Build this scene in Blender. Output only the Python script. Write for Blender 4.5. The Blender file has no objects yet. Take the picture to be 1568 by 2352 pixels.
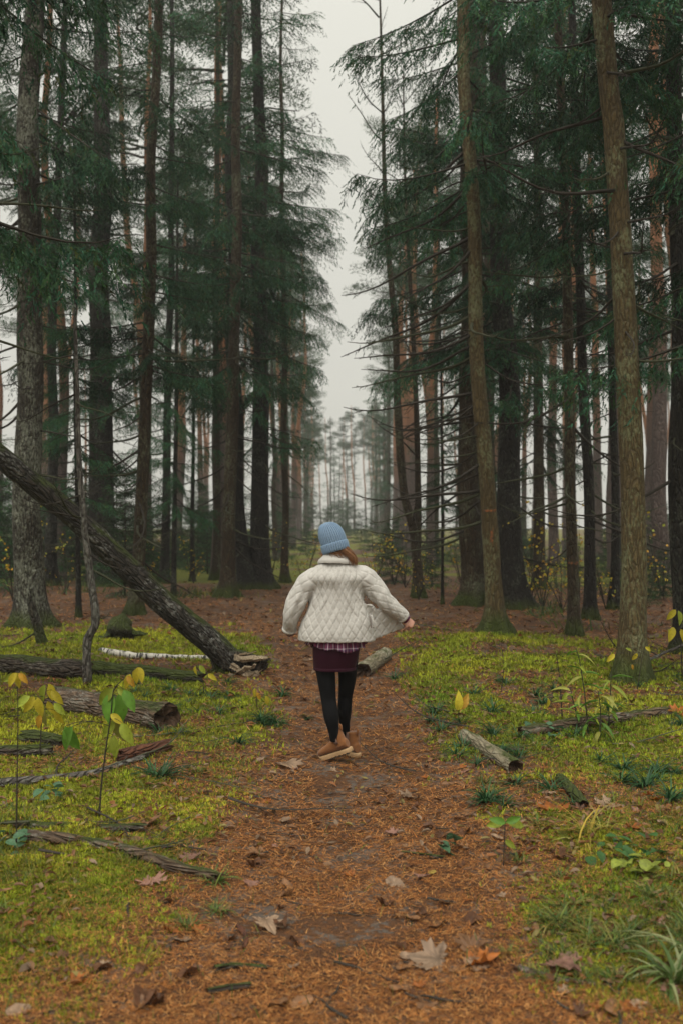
import bpy, math, numpy as np
from mathutils import Vector, Matrix, Quaternion
R = math.radians
scene = bpy.context.scene
col = scene.collection

# ------------------------------------------------------------------ camera
FOC, HOR, CX, CAMH = 2286.0, 1190.7, 784.0, 1.70     # focal length and horizon in 1568 x 2352 picture units
cam_d = bpy.data.cameras.new('camera'); cam = bpy.data.objects.new('camera', cam_d); col.objects.link(cam)
cam.location = (0, 0, CAMH); cam.rotation_euler = (R(90), 0, 0)
cam_d.sensor_fit = 'VERTICAL'; cam_d.sensor_height = 36; cam_d.sensor_width = 24; cam_d.lens = 35
cam_d.shift_y = (HOR - 1176.0) / 2352.0
cam_d.clip_end = 1000
cam_d.dof.use_dof = True; cam_d.dof.focus_distance = 7.3; cam_d.dof.aperture_fstop = 2.2
scene.camera = cam

# ------------------------------------------------------------------ sky, sun, exposure
SUN_EL, SUN_AZ = 64.0, 200.0         # behind the camera, high, spread wide by the overcast
w = bpy.data.worlds.new('World'); scene.world = w; w.use_nodes = True
nt = w.node_tree; nt.nodes.clear()
def wn(t, **k):
    n = nt.nodes.new(t)
    for a, b in k.items(): setattr(n, a, b)
    return n
sky = wn('ShaderNodeTexSky', sky_type='NISHITA', sun_disc=False, sun_elevation=R(SUN_EL), sun_rotation=R(SUN_AZ), air_density=1.0, dust_density=6.0, ozone_density=1.0)
hsv = wn('ShaderNodeHueSaturation'); hsv.inputs['Saturation'].default_value = 0.15
nt.links.new(sky.outputs[0], hsv.inputs['Color'])
mx = wn('ShaderNodeMix', data_type='RGBA'); mx.inputs[0].default_value = 0.85
nt.links.new(hsv.outputs[0], mx.inputs[6]); mx.inputs[7].default_value = (4.6, 4.52, 4.0, 1)   # even cloud cover
tc = wn('ShaderNodeTexCoord'); sx = wn('ShaderNodeSeparateXYZ'); nt.links.new(tc.outputs['Generated'], sx.inputs[0])
mr = wn('ShaderNodeMapRange'); mr.inputs[1].default_value = 0; mr.inputs[2].default_value = 1; mr.inputs[3].default_value = 1.05; mr.inputs[4].default_value = 2.1
sq = wn('ShaderNodeMath', operation='MULTIPLY'); nt.links.new(sx.outputs[2], sq.inputs[0]); nt.links.new(sx.outputs[2], sq.inputs[1]); nt.links.new(sq.outputs[0], mr.inputs[0])          # an overcast sky is about twice as bright overhead as at the horizon
ml = wn('ShaderNodeMix', data_type='RGBA', blend_type='MULTIPLY'); ml.inputs[0].default_value = 1
nt.links.new(mx.outputs[2], ml.inputs[6]); nt.links.new(mr.outputs[0], ml.inputs[7])
bg = wn('ShaderNodeBackground'); bg.inputs[1].default_value = 0.1
nt.links.new(ml.outputs[2], bg.inputs[0])
out = wn('ShaderNodeOutputWorld'); nt.links.new(bg.outputs[0], out.inputs[0])

sd = bpy.data.lights.new('sun', 'SUN'); sun = bpy.data.objects.new('sun', sd); col.objects.link(sun)
sd.energy = 1.5; sd.angle = R(50); sd.color = (1.0, 0.96, 0.88)
az = R(SUN_AZ)
sdir = Vector((math.sin(az) * math.cos(R(SUN_EL)), math.cos(az) * math.cos(R(SUN_EL)), math.sin(R(SUN_EL))))
sun.rotation_euler = sdir.to_track_quat('Z', 'Y').to_euler()

scene.view_settings.view_transform = 'Standard'; scene.view_settings.look = 'None'
scene.view_settings.exposure = 0.6; scene.view_settings.gamma = 1.0
scene.view_settings.use_curve_mapping = False
cy = scene.cycles if hasattr(scene, 'cycles') else None
scene.render.engine = 'CYCLES'
cy = scene.cycles
cy.max_bounces = 4; cy.diffuse_bounces = 2; cy.glossy_bounces = 2; cy.transmission_bounces = 2; cy.volume_bounces = 0
cy.transparent_max_bounces = 4; cy.use_denoising = True; cy.caustics_reflective = False; cy.caustics_refractive = False
cy.sample_clamp_indirect = 4

# ------------------------------------------------------------------ numeric helpers
def _hash(ix, iy, iz, seed):
    h = (ix * 374761393 + iy * 668265263 + iz * 2147483647 + seed * 974634777) & 0xFFFFFFFF
    h = ((h ^ (h >> 13)) * 1274126177) & 0xFFFFFFFF
    h = ((h ^ (h >> 16)) * 2246822519) & 0xFFFFFFFF
    return ((h ^ (h >> 15)) & 0xFFFF) / 65535.0
def noise(p, seed=0):
    p = np.asarray(p, float)
    i = np.floor(p).astype(np.int64); f = p - i; f = f * f * (3 - 2 * f)
    r = 0
    for a in (0, 1):
        wa = f[..., 0] if a else 1 - f[..., 0]
        for b in (0, 1):
            wb = f[..., 1] if b else 1 - f[..., 1]
            for c in (0, 1):
                wc = f[..., 2] if c else 1 - f[..., 2]
                r = r + wa * wb * wc * _hash(i[..., 0] + a, i[..., 1] + b, i[..., 2] + c, seed)
    return r * 2 - 1
def fbm(p, oct=4, seed=0):
    p = np.asarray(p, float); s = 0; a = 1.0; t = 0
    for k in range(oct):
        s = s + a * noise(p * 2 ** k + 17.3 * k, seed + k); t += a; a *= .5
    return s / t
def n2(x, y, sc, oct=3, seed=0):
    x = np.asarray(x, float); y = np.asarray(y, float)
    return fbm(np.stack([x * sc, y * sc, np.full_like(x, seed * 3.7)], -1), oct, seed)
UP = np.array([0, 0, 1.])
def unit(v): return v / (np.linalg.norm(v, axis=-1, keepdims=True) + 1e-9)
def sstep(a, b, x): t = np.clip((x - a) / (b - a), 0, 1); return t * t * (3 - 2 * t)

def path_edges(y):
    yy = [0, 3.3, 4.27, 4.8, 5.5, 6.4, 7.6, 9.5, 12.5, 18.5, 30, 200]
    l = [-1.2, -.85, -.72, -.66, -.62, -.55, -.42, -.55, -.78, -1.2, -1.3, -1.3]
    r = [1.0, .72, .62, .60, .66, .63, .66, .58, .56, 1.3, 1.4, 1.4]
    return np.interp(y, yy, l), np.interp(y, yy, r)
def height(x, y):
    x = np.asarray(x, float); y = np.asarray(y, float)
    l, r = path_edges(y)
    cxp = (l + r) / 2; hw = (r - l) / 2
    z = -.06 * np.exp(-((x - cxp) / (hw * .9)) ** 2)
    out = sstep(.2, 1.5, np.abs(x - cxp) - hw)
    z = z + .07 * n2(x, y, .55, 2, 3) * (.25 + out) + .025 * n2(x, y, 2.2, 2, 5) * (.3 + .7 * out)
    z = z + .14 * np.exp(-((x - 1.9) / .9) ** 2 - ((y - 11.5) / 3) ** 2) + .10 * np.exp(-((x + 3.2) / 1.4) ** 2 - ((y - 12) / 3.5) ** 2)
    z = z - .55 * sstep(22, 60, y)
    return z
def hz(x, y): return float(height(np.array([x]), np.array([y]))[0])
def gp(px, py, up=0.0):
    """the point on the forest floor (or `up` above it) seen at a picture position"""
    D = FOC * CAMH / max(py - HOR, 8)
    for _ in range(12):
        x = (px - CX) / FOC * D
        D = .5 * D + .5 * FOC * (CAMH - up - hz(x, D)) / max(py - HOR, 8)
    x = (px - CX) / FOC * D
    return Vector((x, D, hz(x, D) + up))
def at(px, py, D): return Vector(((px - CX) / FOC * D, D, CAMH - (py - HOR) / FOC * D))

# ------------------------------------------------------------------ mesh helpers
def mesh(name, V, faces, mats=None, col_attr=None, smooth=True, mi=None, extra=None):
    """faces: list of (n,k) index arrays; mi: list of material indices, one for each array"""
    me = bpy.data.meshes.new(name)
    V = np.asarray(V, np.float32)
    faces = [np.asarray(f, np.int32) for f in faces if len(f)]
    me.vertices.add(len(V)); me.vertices.foreach_set('co', V.ravel())
    tot = sum(f.size for f in faces); nf = sum(len(f) for f in faces)
    me.loops.add(tot); me.polygons.add(nf)
    me.loops.foreach_set('vertex_index', np.concatenate([f.ravel() for f in faces]))
    lt = np.concatenate([np.full(len(f), f.shape[1], np.int32) for f in faces])
    me.polygons.foreach_set('loop_start', np.concatenate([[0], np.cumsum(lt)[:-1]]).astype(np.int32))
    if mi is not None:
        me.polygons.foreach_set('material_index', np.concatenate([np.full(len(f), m, np.int32) for f, m in zip(faces, mi)]))
    me.update(calc_edges=True)
    me.polygons.foreach_set('use_smooth', np.full(nf, bool(smooth)))
    for nm, arr in ([('tint', col_attr)] if col_attr is not None else []) + (list(extra.items()) if extra else []):
        a = me.attributes.new(nm, 'FLOAT_COLOR', 'POINT')
        arr = np.asarray(arr, np.float32)
        if arr.ndim == 1: arr = np.repeat(arr[:, None], 3, 1)
        a.data.foreach_set('color', np.concatenate([arr[:, :3], np.ones((len(arr), 1), np.float32)], 1).ravel())
    for m in (mats or []): me.materials.append(m)
    return me
class MB:
    def __init__(s): s.V = []; s.F = []; s.C = []; s.M = []; s.n = 0
    def add(s, V, faces, c=None, m=0):
        V = np.asarray(V, float).reshape(-1, 3)
        for f in faces:
            if len(f): s.F.append(np.asarray(f) + s.n); s.M.append(m)
        s.V.append(V)
        if c is None: c = np.ones((len(V), 3))
        c = np.asarray(c, float)
        if c.ndim == 1: c = np.tile(c, (len(V), 1)) if len(c) == 3 and len(V) != 3 else np.repeat(c[:, None], 3, 1)
        s.C.append(c); s.n += len(V)
    def mesh(s, name, mats, smooth=True, tint=True):
        return mesh(name, np.concatenate(s.V), s.F, mats, np.concatenate(s.C) if tint else None, smooth, s.M)
def obj(name, me, parent=None, loc=None, label=None, cat=None, group=None, kind=None):
    o = bpy.data.objects.new(name, me); col.objects.link(o)
    if parent is not None: o.parent = parent
    if loc is not None: o.location = loc
    if label: o['label'] = label
    if cat: o['category'] = cat
    if group: o['group'] = group
    if kind: o['kind'] = kind
    return o
def thing(name, loc, label, cat, group=None): return obj(name, None, None, loc, label, cat, group)
def copy_tree(o, parent=None):
    c = o.copy(); col.objects.link(c)
    if parent is not None: c.parent = parent
    for ch in o.children: copy_tree(ch, c)
    return c

def catmull(P, n):
    P = np.asarray(P, float)
    if len(P) == 2: return P[0] + (P[1] - P[0]) * np.linspace(0, 1, n)[:, None]
    E = np.vstack([2 * P[0] - P[1], P, 2 * P[-1] - P[-2]])
    d = np.concatenate([[0], np.cumsum(np.linalg.norm(np.diff(P[:, :3], axis=0), axis=1))]); d /= d[-1]
    t = np.linspace(0, 1, n); k = np.clip(np.searchsorted(d, t, 'right') - 1, 0, len(P) - 2)
    u = ((t - d[k]) / np.maximum(d[k + 1] - d[k], 1e-9))[:, None]
    a, b, c, e = E[k], E[k + 1], E[k + 2], E[k + 3]
    return .5 * (2 * b + (c - a) * u + (2 * a - 5 * b + 4 * c - e) * u ** 2 + (3 * b - a - 3 * c + e) * u ** 3)
def frames(P):
    T = np.gradient(P, axis=0); T /= np.linalg.norm(T, axis=1)[:, None] + 1e-12
    a = np.array([0, 0, 1.]) if abs(T[0][2]) < .9 else np.array([1., 0, 0])
    N = np.zeros_like(P); n = np.cross(T[0], a); n /= np.linalg.norm(n)
    for i in range(len(P)):
        n = n - T[i] * np.dot(n, T[i]); n /= np.linalg.norm(n) + 1e-12; N[i] = n
    return T, N, np.cross(T, N)
def quads(nr, ns, closed=True):
    i = np.arange(nr - 1)[:, None]; j = np.arange(ns if closed else ns - 1)[None, :]
    a = i * ns + j; b = i * ns + (j + 1) % ns
    return np.stack([a, b, b + ns, a + ns], -1).reshape(-1, 4)
def tube(P, r, ns=6, rough=0, seed=0, caps=True, sc=6.0):
    """swept tube along P with radii r; returns V, [quads, tris]"""
    P = np.asarray(P, float); r = np.broadcast_to(np.asarray(r, float), (len(P),))
    T, N, B = frames(P)
    th = np.linspace(0, 2 * np.pi, ns, endpoint=False)
    d = N[:, None] * np.cos(th)[None, :, None] + B[:, None] * np.sin(th)[None, :, None]
    rr = np.repeat(r[:, None], ns, 1)
    if rough: rr = rr * (1 + rough * fbm((P[:, None] + d * r[:, None, None]) * sc, 3, seed))
    V = (P[:, None] + d * rr[..., None]).reshape(-1, 3); F = [quads(len(P), ns)]
    if caps:
        n = len(V); V = np.vstack([V, P[0], P[-1]]); j = np.arange(ns); k = (j + 1) % ns; o = (len(P) - 1) * ns
        F.append(np.concatenate([np.stack([k, j, np.full(ns, n)], -1), np.stack([o + j, o + k, np.full(ns, n + 1)], -1)]))
    return V, F

def axis_obj(name, V, F, mat, parent, a, b, smooth=True):
    """a mesh whose own z runs from a to b, so that its grain follows its length"""
    q = Vector((0, 0, 1)).rotation_difference(Vector(np.asarray(b, float) - np.asarray(a, float)).normalized()); Rm = np.array(q.to_matrix()); o0 = (np.asarray(a, float) + np.asarray(b, float)) / 2
    o = obj(name, mesh(name, (np.asarray(V) - o0) @ Rm, F, [mat], smooth=smooth), parent, o0); o.rotation_mode = 'QUATERNION'; o.rotation_quaternion = q
    return o

# ------------------------------------------------------------------ materials
def newmat(name):
    m = bpy.data.materials.new(name); m.use_nodes = True
    t = m.node_tree; b = t.nodes['Principled BSDF']; return m, t, b
def N(t, typ, ins=None, **k):
    n = t.nodes.new(typ)
    for a, b in k.items(): setattr(n, a, b)
    for a, b in (ins or {}).items():
        if isinstance(b, bpy.types.NodeSocket): t.links.new(b, n.inputs[a])
        else: n.inputs[a].default_value = b
    return n
def rgb(c): return (c[0], c[1], c[2], 1)
def coords(t, scale=(1, 1, 1), kind='Object'):
    return N(t, 'ShaderNodeMapping', {0: N(t, 'ShaderNodeTexCoord').outputs[kind], 3: scale}).outputs[0]
def nz(t, vec, scale, detail=4, rough=.6): return N(t, 'ShaderNodeTexNoise', {'Vector': vec, 'Scale': scale, 'Detail': detail, 'Roughness': rough}).outputs[0]
def ramp(t, fac, stops):
    n = N(t, 'ShaderNodeValToRGB', {0: fac}); e = n.color_ramp.elements
    while len(e) < len(stops): e.new(.5)
    for q, (p, c) in zip(e, stops): q.position = p; q.color = rgb(c) if hasattr(c, '__len__') else (c, c, c, 1)
    return n.outputs[0]
def mix(t, f, a, b, mode='MIX'):
    n = N(t, 'ShaderNodeMix', data_type='RGBA', blend_type=mode)
    for i, v in ((0, f), (6, a), (7, b)):
        if isinstance(v, bpy.types.NodeSocket): t.links.new(v, n.inputs[i])
        else: n.inputs[i].default_value = (rgb(v) if i else v)
    return n.outputs[2]
def math_(t, op, a, b=0.0): return N(t, 'ShaderNodeMath', {0: a, 1: b}, operation=op).outputs[0]
def bump(t, b, h, strength=.5, dist=.02):
    t.links.new(N(t, 'ShaderNodeBump', {'Height': h, 'Strength': strength, 'Distance': dist}).outputs[0], b.inputs['Normal'])
def plain(name, c, rough=.7, var=.25, scale=30, bmp=0.0):
    m, t, b = newmat(name); v = coords(t); n = nz(t, v, scale)
    t.links.new(mix(t, n, [x * (1 - var) for x in c], [min(1, x * (1 + var)) for x in c]), b.inputs[0])
    b.inputs['Roughness'].default_value = rough; b.inputs['Specular IOR Level'].default_value = .3
    if bmp: bump(t, b, n, bmp, .01)
    return m
def tinted(name, c, rough=.6, transl=0.0, randv=.25, spec=.25):
    """base colour times the point tint, with a slight change from object to object"""
    m, t, b = newmat(name)
    a = N(t, 'ShaderNodeAttribute', attribute_name='tint').outputs[0]
    oi = N(t, 'ShaderNodeObjectInfo').outputs['Random']
    rv = N(t, 'ShaderNodeMapRange', {0: oi, 3: 1 - randv, 4: 1 + randv}).outputs[0]
    cc = mix(t, 1.0, mix(t, 1.0, a, c, 'MULTIPLY'), rv, 'MULTIPLY')
    t.links.new(cc, b.inputs[0]); b.inputs['Roughness'].default_value = rough; b.inputs['Specular IOR Level'].default_value = spec
    if transl:
        tr = N(t, 'ShaderNodeBsdfTranslucent', {0: cc}); ms = N(t, 'ShaderNodeMixShader', {0: transl, 1: b.outputs[0], 2: tr.outputs[0]})
        t.links.new(ms.outputs[0], t.nodes['Material Output'].inputs[0])
    return m
def bark(name, dark, light, lichen=None, lich=.5, moss_h=.5, orange=None, fis=1.0, scale=1.0, allmoss=0.0):
    m, t, b = newmat(name)
    oi = N(t, 'ShaderNodeObjectInfo'); off = N(t, 'ShaderNodeVectorMath', {0: N(t, 'ShaderNodeTexCoord').outputs['Object'], 1: oi.outputs['Location']}, operation='ADD').outputs[0]
    v = N(t, 'ShaderNodeMapping', {0: off, 3: (scale, scale, .22 * scale)}).outputs[0]
    v2 = N(t, 'ShaderNodeMapping', {0: off, 3: (1, 1, .6)}).outputs[0]
    wv = N(t, 'ShaderNodeVectorMath', {0: v, 1: N(t, 'ShaderNodeVectorMath', {0: N(t, 'ShaderNodeTexNoise', {'Vector': v, 'Scale': 8}).outputs[1], 1: (.12, .12, .12)}, operation='MULTIPLY').outputs[0]}, operation='ADD').outputs[0]
    vo = N(t, 'ShaderNodeTexVoronoi', {'Vector': wv, 'Scale': 26.0}, feature='DISTANCE_TO_EDGE').outputs[0]
    cr = ramp(t, vo, [(0.0, 0.0), (.22, 1.0)])
    fine = nz(t, v2, 60, 5)
    h = math_(t, 'ADD', math_(t, 'MULTIPLY', cr, fis), math_(t, 'MULTIPLY', fine, .8))
    c = mix(t, ramp(t, math_(t, 'ADD', math_(t, 'MULTIPLY', cr, .45), math_(t, 'MULTIPLY', fine, .6)), [(.2, 0.0), (.85, 1.0)]), dark, light)
    c = mix(t, ramp(t, nz(t, v2, 2.2, 3), [(.35, 0.0), (.7, .6)]), c, [.5 * (p + q) * .75 for p, q in zip(dark, light)])
    sep = N(t, 'ShaderNodeSeparateXYZ', {0: N(t, 'ShaderNodeTexCoord').outputs['Object']}).outputs[2]
    if orange:
        f = N(t, 'ShaderNodeMapRange', {0: math_(t, 'ADD', sep, math_(t, 'MULTIPLY', nz(t, v2, .8, 3), 4.0)), 1: 6.5, 2: 11.0}).outputs[0]
        c = mix(t, f, c, mix(t, fine, [x * .6 for x in orange], [x * 1.25 for x in orange]))
    if lichen:
        lf = ramp(t, math_(t, 'MULTIPLY', nz(t, v2, 3.0, 4, .65), nz(t, v2, 34.0, 4, .7)), [(.30 - .13 * lich, 0.0), (.40 - .13 * lich, 1.0)])
        c = mix(t, math_(t, 'MULTIPLY', lf, .75), c, lichen)
    if moss_h or allmoss:
        mf = math_(t, 'ADD', sep, math_(t, 'MULTIPLY', nz(t, v2, 5.0, 4), 1.1 * max(moss_h, .3)))
        f = N(t, 'ShaderNodeMapRange', {0: mf, 1: .55 * moss_h + .16, 2: 1.0 * moss_h + .26, 3: 1.0, 4: 0.0}).outputs[0]
        if allmoss:
            up = N(t, 'ShaderNodeSeparateXYZ', {0: N(t, 'ShaderNodeNewGeometry').outputs['Normal']}).outputs[2]
            f = ramp(t, math_(t, 'ADD', math_(t, 'MULTIPLY', up, .35), nz(t, v2, 5.0, 4)), [(.95 - .5 * allmoss, 0.0), (1.1 - .5 * allmoss, 1.0)])
        c = mix(t, f, c, mix(t, fine, (.014, .028, .004), (.075, .09, .012)))
    t.links.new(c, b.inputs[0]); b.inputs['Roughness'].default_value = .75; b.inputs['Specular IOR Level'].default_value = .3
    bump(t, b, h, .9, .03)
    return m
M = {}
M['spruce_bark'] = bark('spruce_bark', (.018, .012, .006), (.070, .046, .022), (.13, .14, .08), .3, .22)
M['pale_spruce_bark'] = bark('pale_spruce_bark', (.040, .027, .010), (.125, .088, .034), (.17, .18, .09), .42, .3, fis=.55)
M['dark_bark'] = bark('dark_bark', (.006, .0055, .004), (.032, .026, .018), (.10, .11, .08), .2, .12, fis=1.3)
M['lichen_bark'] = bark('lichen_bark', (.014, .011, .007), (.055, .044, .030), (.24, .25, .19), .58, .22, fis=1.2)
M['pine_bark'] = bark('pine_bark', (.06, .045, .04), (.17, .125, .105), None, 0, .25, orange=(.36, .16, .075), fis=1.2)
M['log_bark'] = bark('log_bark', (.014, .010, .007), (.075, .055, .038), (.22, .2, .16), .3, 0, allmoss=.55)
M['mossy_log'] = bark('mossy_log', (.012, .010, .006), (.06, .05, .03), None, 0, 0, allmoss=1.0)
M['brown_log'] = bark('brown_log', (.045, .028, .017), (.16, .105, .065), (.24, .22, .18), .3, 0, allmoss=.4)
M['grey_stick'] = bark('grey_stick', (.035, .030, .026), (.15, .13, .11), (.25, .25, .21), .4, 0, allmoss=.2)
M['pale_log'] = bark('pale_log', (.12, .10, .06), (.30, .255, .165), (.34, .33, .24), .5, 0, allmoss=.35, fis=.4)
M['leaning_bark'] = bark('leaning_bark', (.012, .011, .008), (.065, .052, .04), (.36, .36, .32), .25, 0, fis=1.6, allmoss=.62)
M['twig'] = plain('twig', (.030, .024, .017), .8, .4, 40)
M['green_twig'] = plain('green_twig', (.045, .047, .024), .8, .5, 25)
M['raw_wood'] = bark('raw_wood', (.24, .17, .095), (.52, .41, .28), None, 0, 0, fis=.5, scale=1.6)
M['rotten_wood'] = plain('rotten_wood', (.06, .035, .02), .9, .6, 35, .8)
M['red_wood'] = bark('red_wood', (.040, .014, .007), (.16, .060, .028), None, 0, 0, fis=.8)
M['needle'] = tinted('needle', (.028, .078, .034), .6, .2, spec=.12)
M['young_needle'] = tinted('young_needle', (.030, .078, .026), .6, .18, spec=.15)
M['pine_needle'] = tinted('pine_needle', (.038, .080, .034), .6, .18, spec=.15)
M['bough_wood'] = plain('bough_wood', (.028, .023, .015), .85, .4, 20)
M['moss'] = tinted('moss', (1, 1, 1), .75, .25, 0)
M['grass'] = tinted('grass', (1, 1, 1), .5, .3, .15)
M['litter'] = tinted('litter', (1, 1, 1), .65, .1, 0)
M['leaf'] = tinted('leaf', (1, 1, 1), .5, .3, .2)
t = M['leaf'].node_tree; b = t.nodes['Principled BSDF']; src = b.inputs[0].links[0].from_socket; v = coords(t, (1, 1, 1))
sc_ = mix(t, math_(t, 'MULTIPLY', ramp(t, nz(t, v, 7.0, 5, .7), [(.54, 0.0), (.64, 1.0)]), .6), src, (.07, .035, .015))      # brown blotches
t.links.new(sc_, b.inputs[0])
# birch bark
m, t, b = newmat('birch_bark'); v = coords(t, (1, 1, 1)); nn = nz(t, coords(t, (1, 1, 3)), 9, 5, .7)
t.links.new(mix(t, ramp(t, nn, [(.50, 0.0), (.56, 1.0)]), (.50, .47, .40), (.02, .018, .015)), b.inputs[0]); b.inputs['Roughness'].default_value = .6; bump(t, b, nn, .4); M['birch_bark'] = m
# forest floor
m, t, b = newmat('forest_floor'); v = coords(t)
at_ = N(t, 'ShaderNodeAttribute', attribute_name='mask').outputs[0]; sp = N(t, 'ShaderNodeSeparateColor', {0: at_})
f1 = nz(t, v, 130, 4, .7); f2 = nz(t, v, 22, 5, .65); f3 = nz(t, v, 3.0, 4)
needles = mix(t, ramp(t, f1, [(.32, 0.0), (.7, 1.0)]), (.027, .013, .006), (.24, .105, .038))
needles = mix(t, ramp(t, f2, [(.44, 0.0), (.66, .75)]), needles, (.055, .026, .014))
needles = mix(t, ramp(t, nz(t, v, 5.5, 5, .7), [(.52, 0.0), (.66, .85)]), needles, mix(t, f1, (.014, .008, .005), (.07, .034, .018)))
needles = mix(t, math_(t, 'MULTIPLY', ramp(t, math_(t, 'MULTIPLY', f3, f2), [(.25, 0.0), (.31, 1.0)]), .8), needles, mix(t, f1, (.07, .058, .046), (.21, .18, .15)))
mossc = mix(t, ramp(t, f1, [(.3, 0.0), (.7, 1.0)]), (.022, .034, .004), (.25, .25, .02))
mossc = mix(t, ramp(t, f3, [(.45, 0.0), (.75, .6)]), mossc, (.055, .10, .014))
soil = mix(t, ramp(t, f1, [(.35, 0.0), (.65, 1.0)]), (.014, .008, .005), (.11, .048, .022))
c = mix(t, ramp(t, math_(t, 'ADD', sp.outputs[0], math_(t, 'MULTIPLY', math_(t, 'SUBTRACT', f2, .5), .9)), [(.38, 0.0), (.62, 1.0)]), needles, mossc)
c = mix(t, math_(t, 'MULTIPLY', sp.outputs[1], .75), c, soil)
t.links.new(c, b.inputs[0]); b.inputs['Roughness'].default_value = .8; b.inputs['Specular IOR Level'].default_value = .25
bump(t, b, math_(t, 'ADD', f1, f2), .8, .03); M['floor'] = m

# ------------------------------------------------------------------ the forest floor
def moss_mask(x, y):
    """how mossy the floor is (0 bare needles, 1 moss)"""
    l, r = path_edges(y)
    wob = .22 * n2(x, y, 1.1, 3, 11)
    m = np.maximum(sstep(-.12, .45, l - x + wob), sstep(-.12, .40, x - r + wob))
    patch = sstep(-.22, .22, n2(x, y, 1.0, 4, 21) + np.where(x < 0, .20, .10))
    m = m * (.18 + .82 * patch)
    near = sstep(3.0, 4.6, y + .6 * n2(x, y, 1.2, 2, 8) + .35 * np.clip(x - .7, 0, 2))
    m = m * (.35 + .65 * near)
    farl = 1 - sstep(14.2, 16.5, y + .8 * n2(x, y, .8, 2, 9) - .5 * np.clip(-x - 4, -3, 0))
    farr = 1 - sstep(13.4, 15.2, y + .8 * n2(x, y, .8, 2, 10) + .9 * np.clip(x - 2.2, 0, 3))
    m = m * np.where(x < 0, farl, farr)
    m = np.maximum(m, .8 * sstep(.17, .42, n2(x, y, 2.3, 3, 31)) * sstep(2.5, 4, y) * (y < 16) * sstep(.1, .5, np.maximum(l - x, x - r) + .3))
    far2 = sstep(23, 29, y) * sstep(-.35, .1, n2(x, y, .35, 2, 41)) * .9
    return np.clip(np.maximum(m, far2), 0, 1)
rr = np.concatenate([[0.02], np.geomspace(.6, 215, 450)])
th = np.concatenate([np.radians(np.linspace(-50, 50, 380)), np.radians(np.linspace(50, 310, 62)[1:-1])])
RR, TH = np.meshgrid(rr, th, indexing='ij')
X, Y = RR * np.sin(TH), RR * np.cos(TH)
Z = height(X, Y); MK = moss_mask(X, Y)
fineamp = np.clip(1.4 - RR / 16, 0, 1)
Z = Z + fineamp * (.012 * n2(X, Y, 9, 2, 51) + MK * .055 * (n2(X, Y, 5, 3, 52) + .25))
SO = sstep(-.1, .4, n2(X, Y, 1.3, 4, 61)) * (1 - MK) * sstep(11, 14, Y)
ground = obj('ground', mesh('ground', np.stack([X, Y, Z], -1).reshape(-1, 3), [quads(len(rr), len(th))[:, ::-1]], [M['floor']],
             extra={'mask': np.stack([MK, SO, MK * 0], -1).reshape(-1, 3)}), kind='structure')
ground['label'] = 'forest floor of brown needles, green moss and a worn footpath'

def scatter(n, seed, ymin=3.0, ymax=15.0, power=1.6, spread=.40):
    g = np.random.default_rng(seed)
    u = g.random(n); a = 1 - power
    y = (ymin ** a + u * (ymax ** a - ymin ** a)) ** (1 / a)
    x = (g.random(n) * 2 - 1) * (spread * y + .4)
    return x, y, g
def gz(x, y):
    mk = moss_mask(x, y)
    return height(x, y) + np.clip(1.4 - np.hypot(x, y) / 16, 0, 1) * (.012 * n2(x, y, 9, 2, 51) + mk * .055 * (n2(x, y, 5, 3, 52) + .25))
def blades(P, D, L, W, side=None, g=None, bend=.3):
    """one thin curved blade (two triangles + tip) each: base P, direction D, length L, width W"""
    n = len(P)
    if side is None: side = np.cross(D, g.normal(size=(n, 3))); side /= np.linalg.norm(side, axis=1)[:, None] + 1e-9
    mid = P + D * (L * .55)[:, None]; tip = P + D * L[:, None]; tip[:, 2] -= bend * L
    s = side * (W * .5)[:, None]
    V = np.stack([P - s, P + s, mid + s * .8, mid - s * .8, tip], 1).reshape(-1, 3)
    o = np.arange(n)[:, None] * 5
    return V, [o + np.array([0, 1, 2, 3]), o + np.array([3, 2, 4])]
def pick(g, n, cols, var=.25):
    cols = np.asarray(cols, float); c = cols[g.integers(0, len(cols), n)]
    return c * (1 + var * (g.random((n, 1)) * 2 - 1))

# fallen spruce and pine needles: a mat nobody could count
x, y, g = scatter(330000, 1, 2.9, 25, 1.75)
keep = g.random(len(x)) > np.maximum(moss_mask(x, y) * .80, .9 * sstep(.0, .35, n2(x, y, 2.1, 4, 131))); x, y = x[keep], y[keep]; n = len(x)
a = g.random(n) * 2 * np.pi; L = g.uniform(.02, .06, n) * np.clip(y / 5, .8, 2.6); Wd = g.uniform(.0018, .0040, n) * np.clip(y / 4, 1, 5)
d = np.stack([np.cos(a), np.sin(a), g.normal(0, .16, n)], -1)
p = np.stack([x, y, gz(x, y) + g.uniform(.002, .014, n)], -1)
s = np.stack([-np.sin(a), np.cos(a), 0 * a], -1) * Wd[:, None] * .5
V = np.stack([p - s, p + s, p + d * L[:, None]], 1).reshape(-1, 3)
c = np.repeat(pick(g, n, [(.40, .150, .034), (.20, .072, .018), (.48, .235, .075), (.09, .038, .018), (.30, .115, .03)], .35), 3, 0)
obj('needle_litter', mesh('needle_litter', V, [np.arange(3 * n).reshape(-1, 3)], [M['litter']], c, False), kind='stuff',
    label='mat of fallen reddish brown needles on the footpath', cat='needles')

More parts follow.
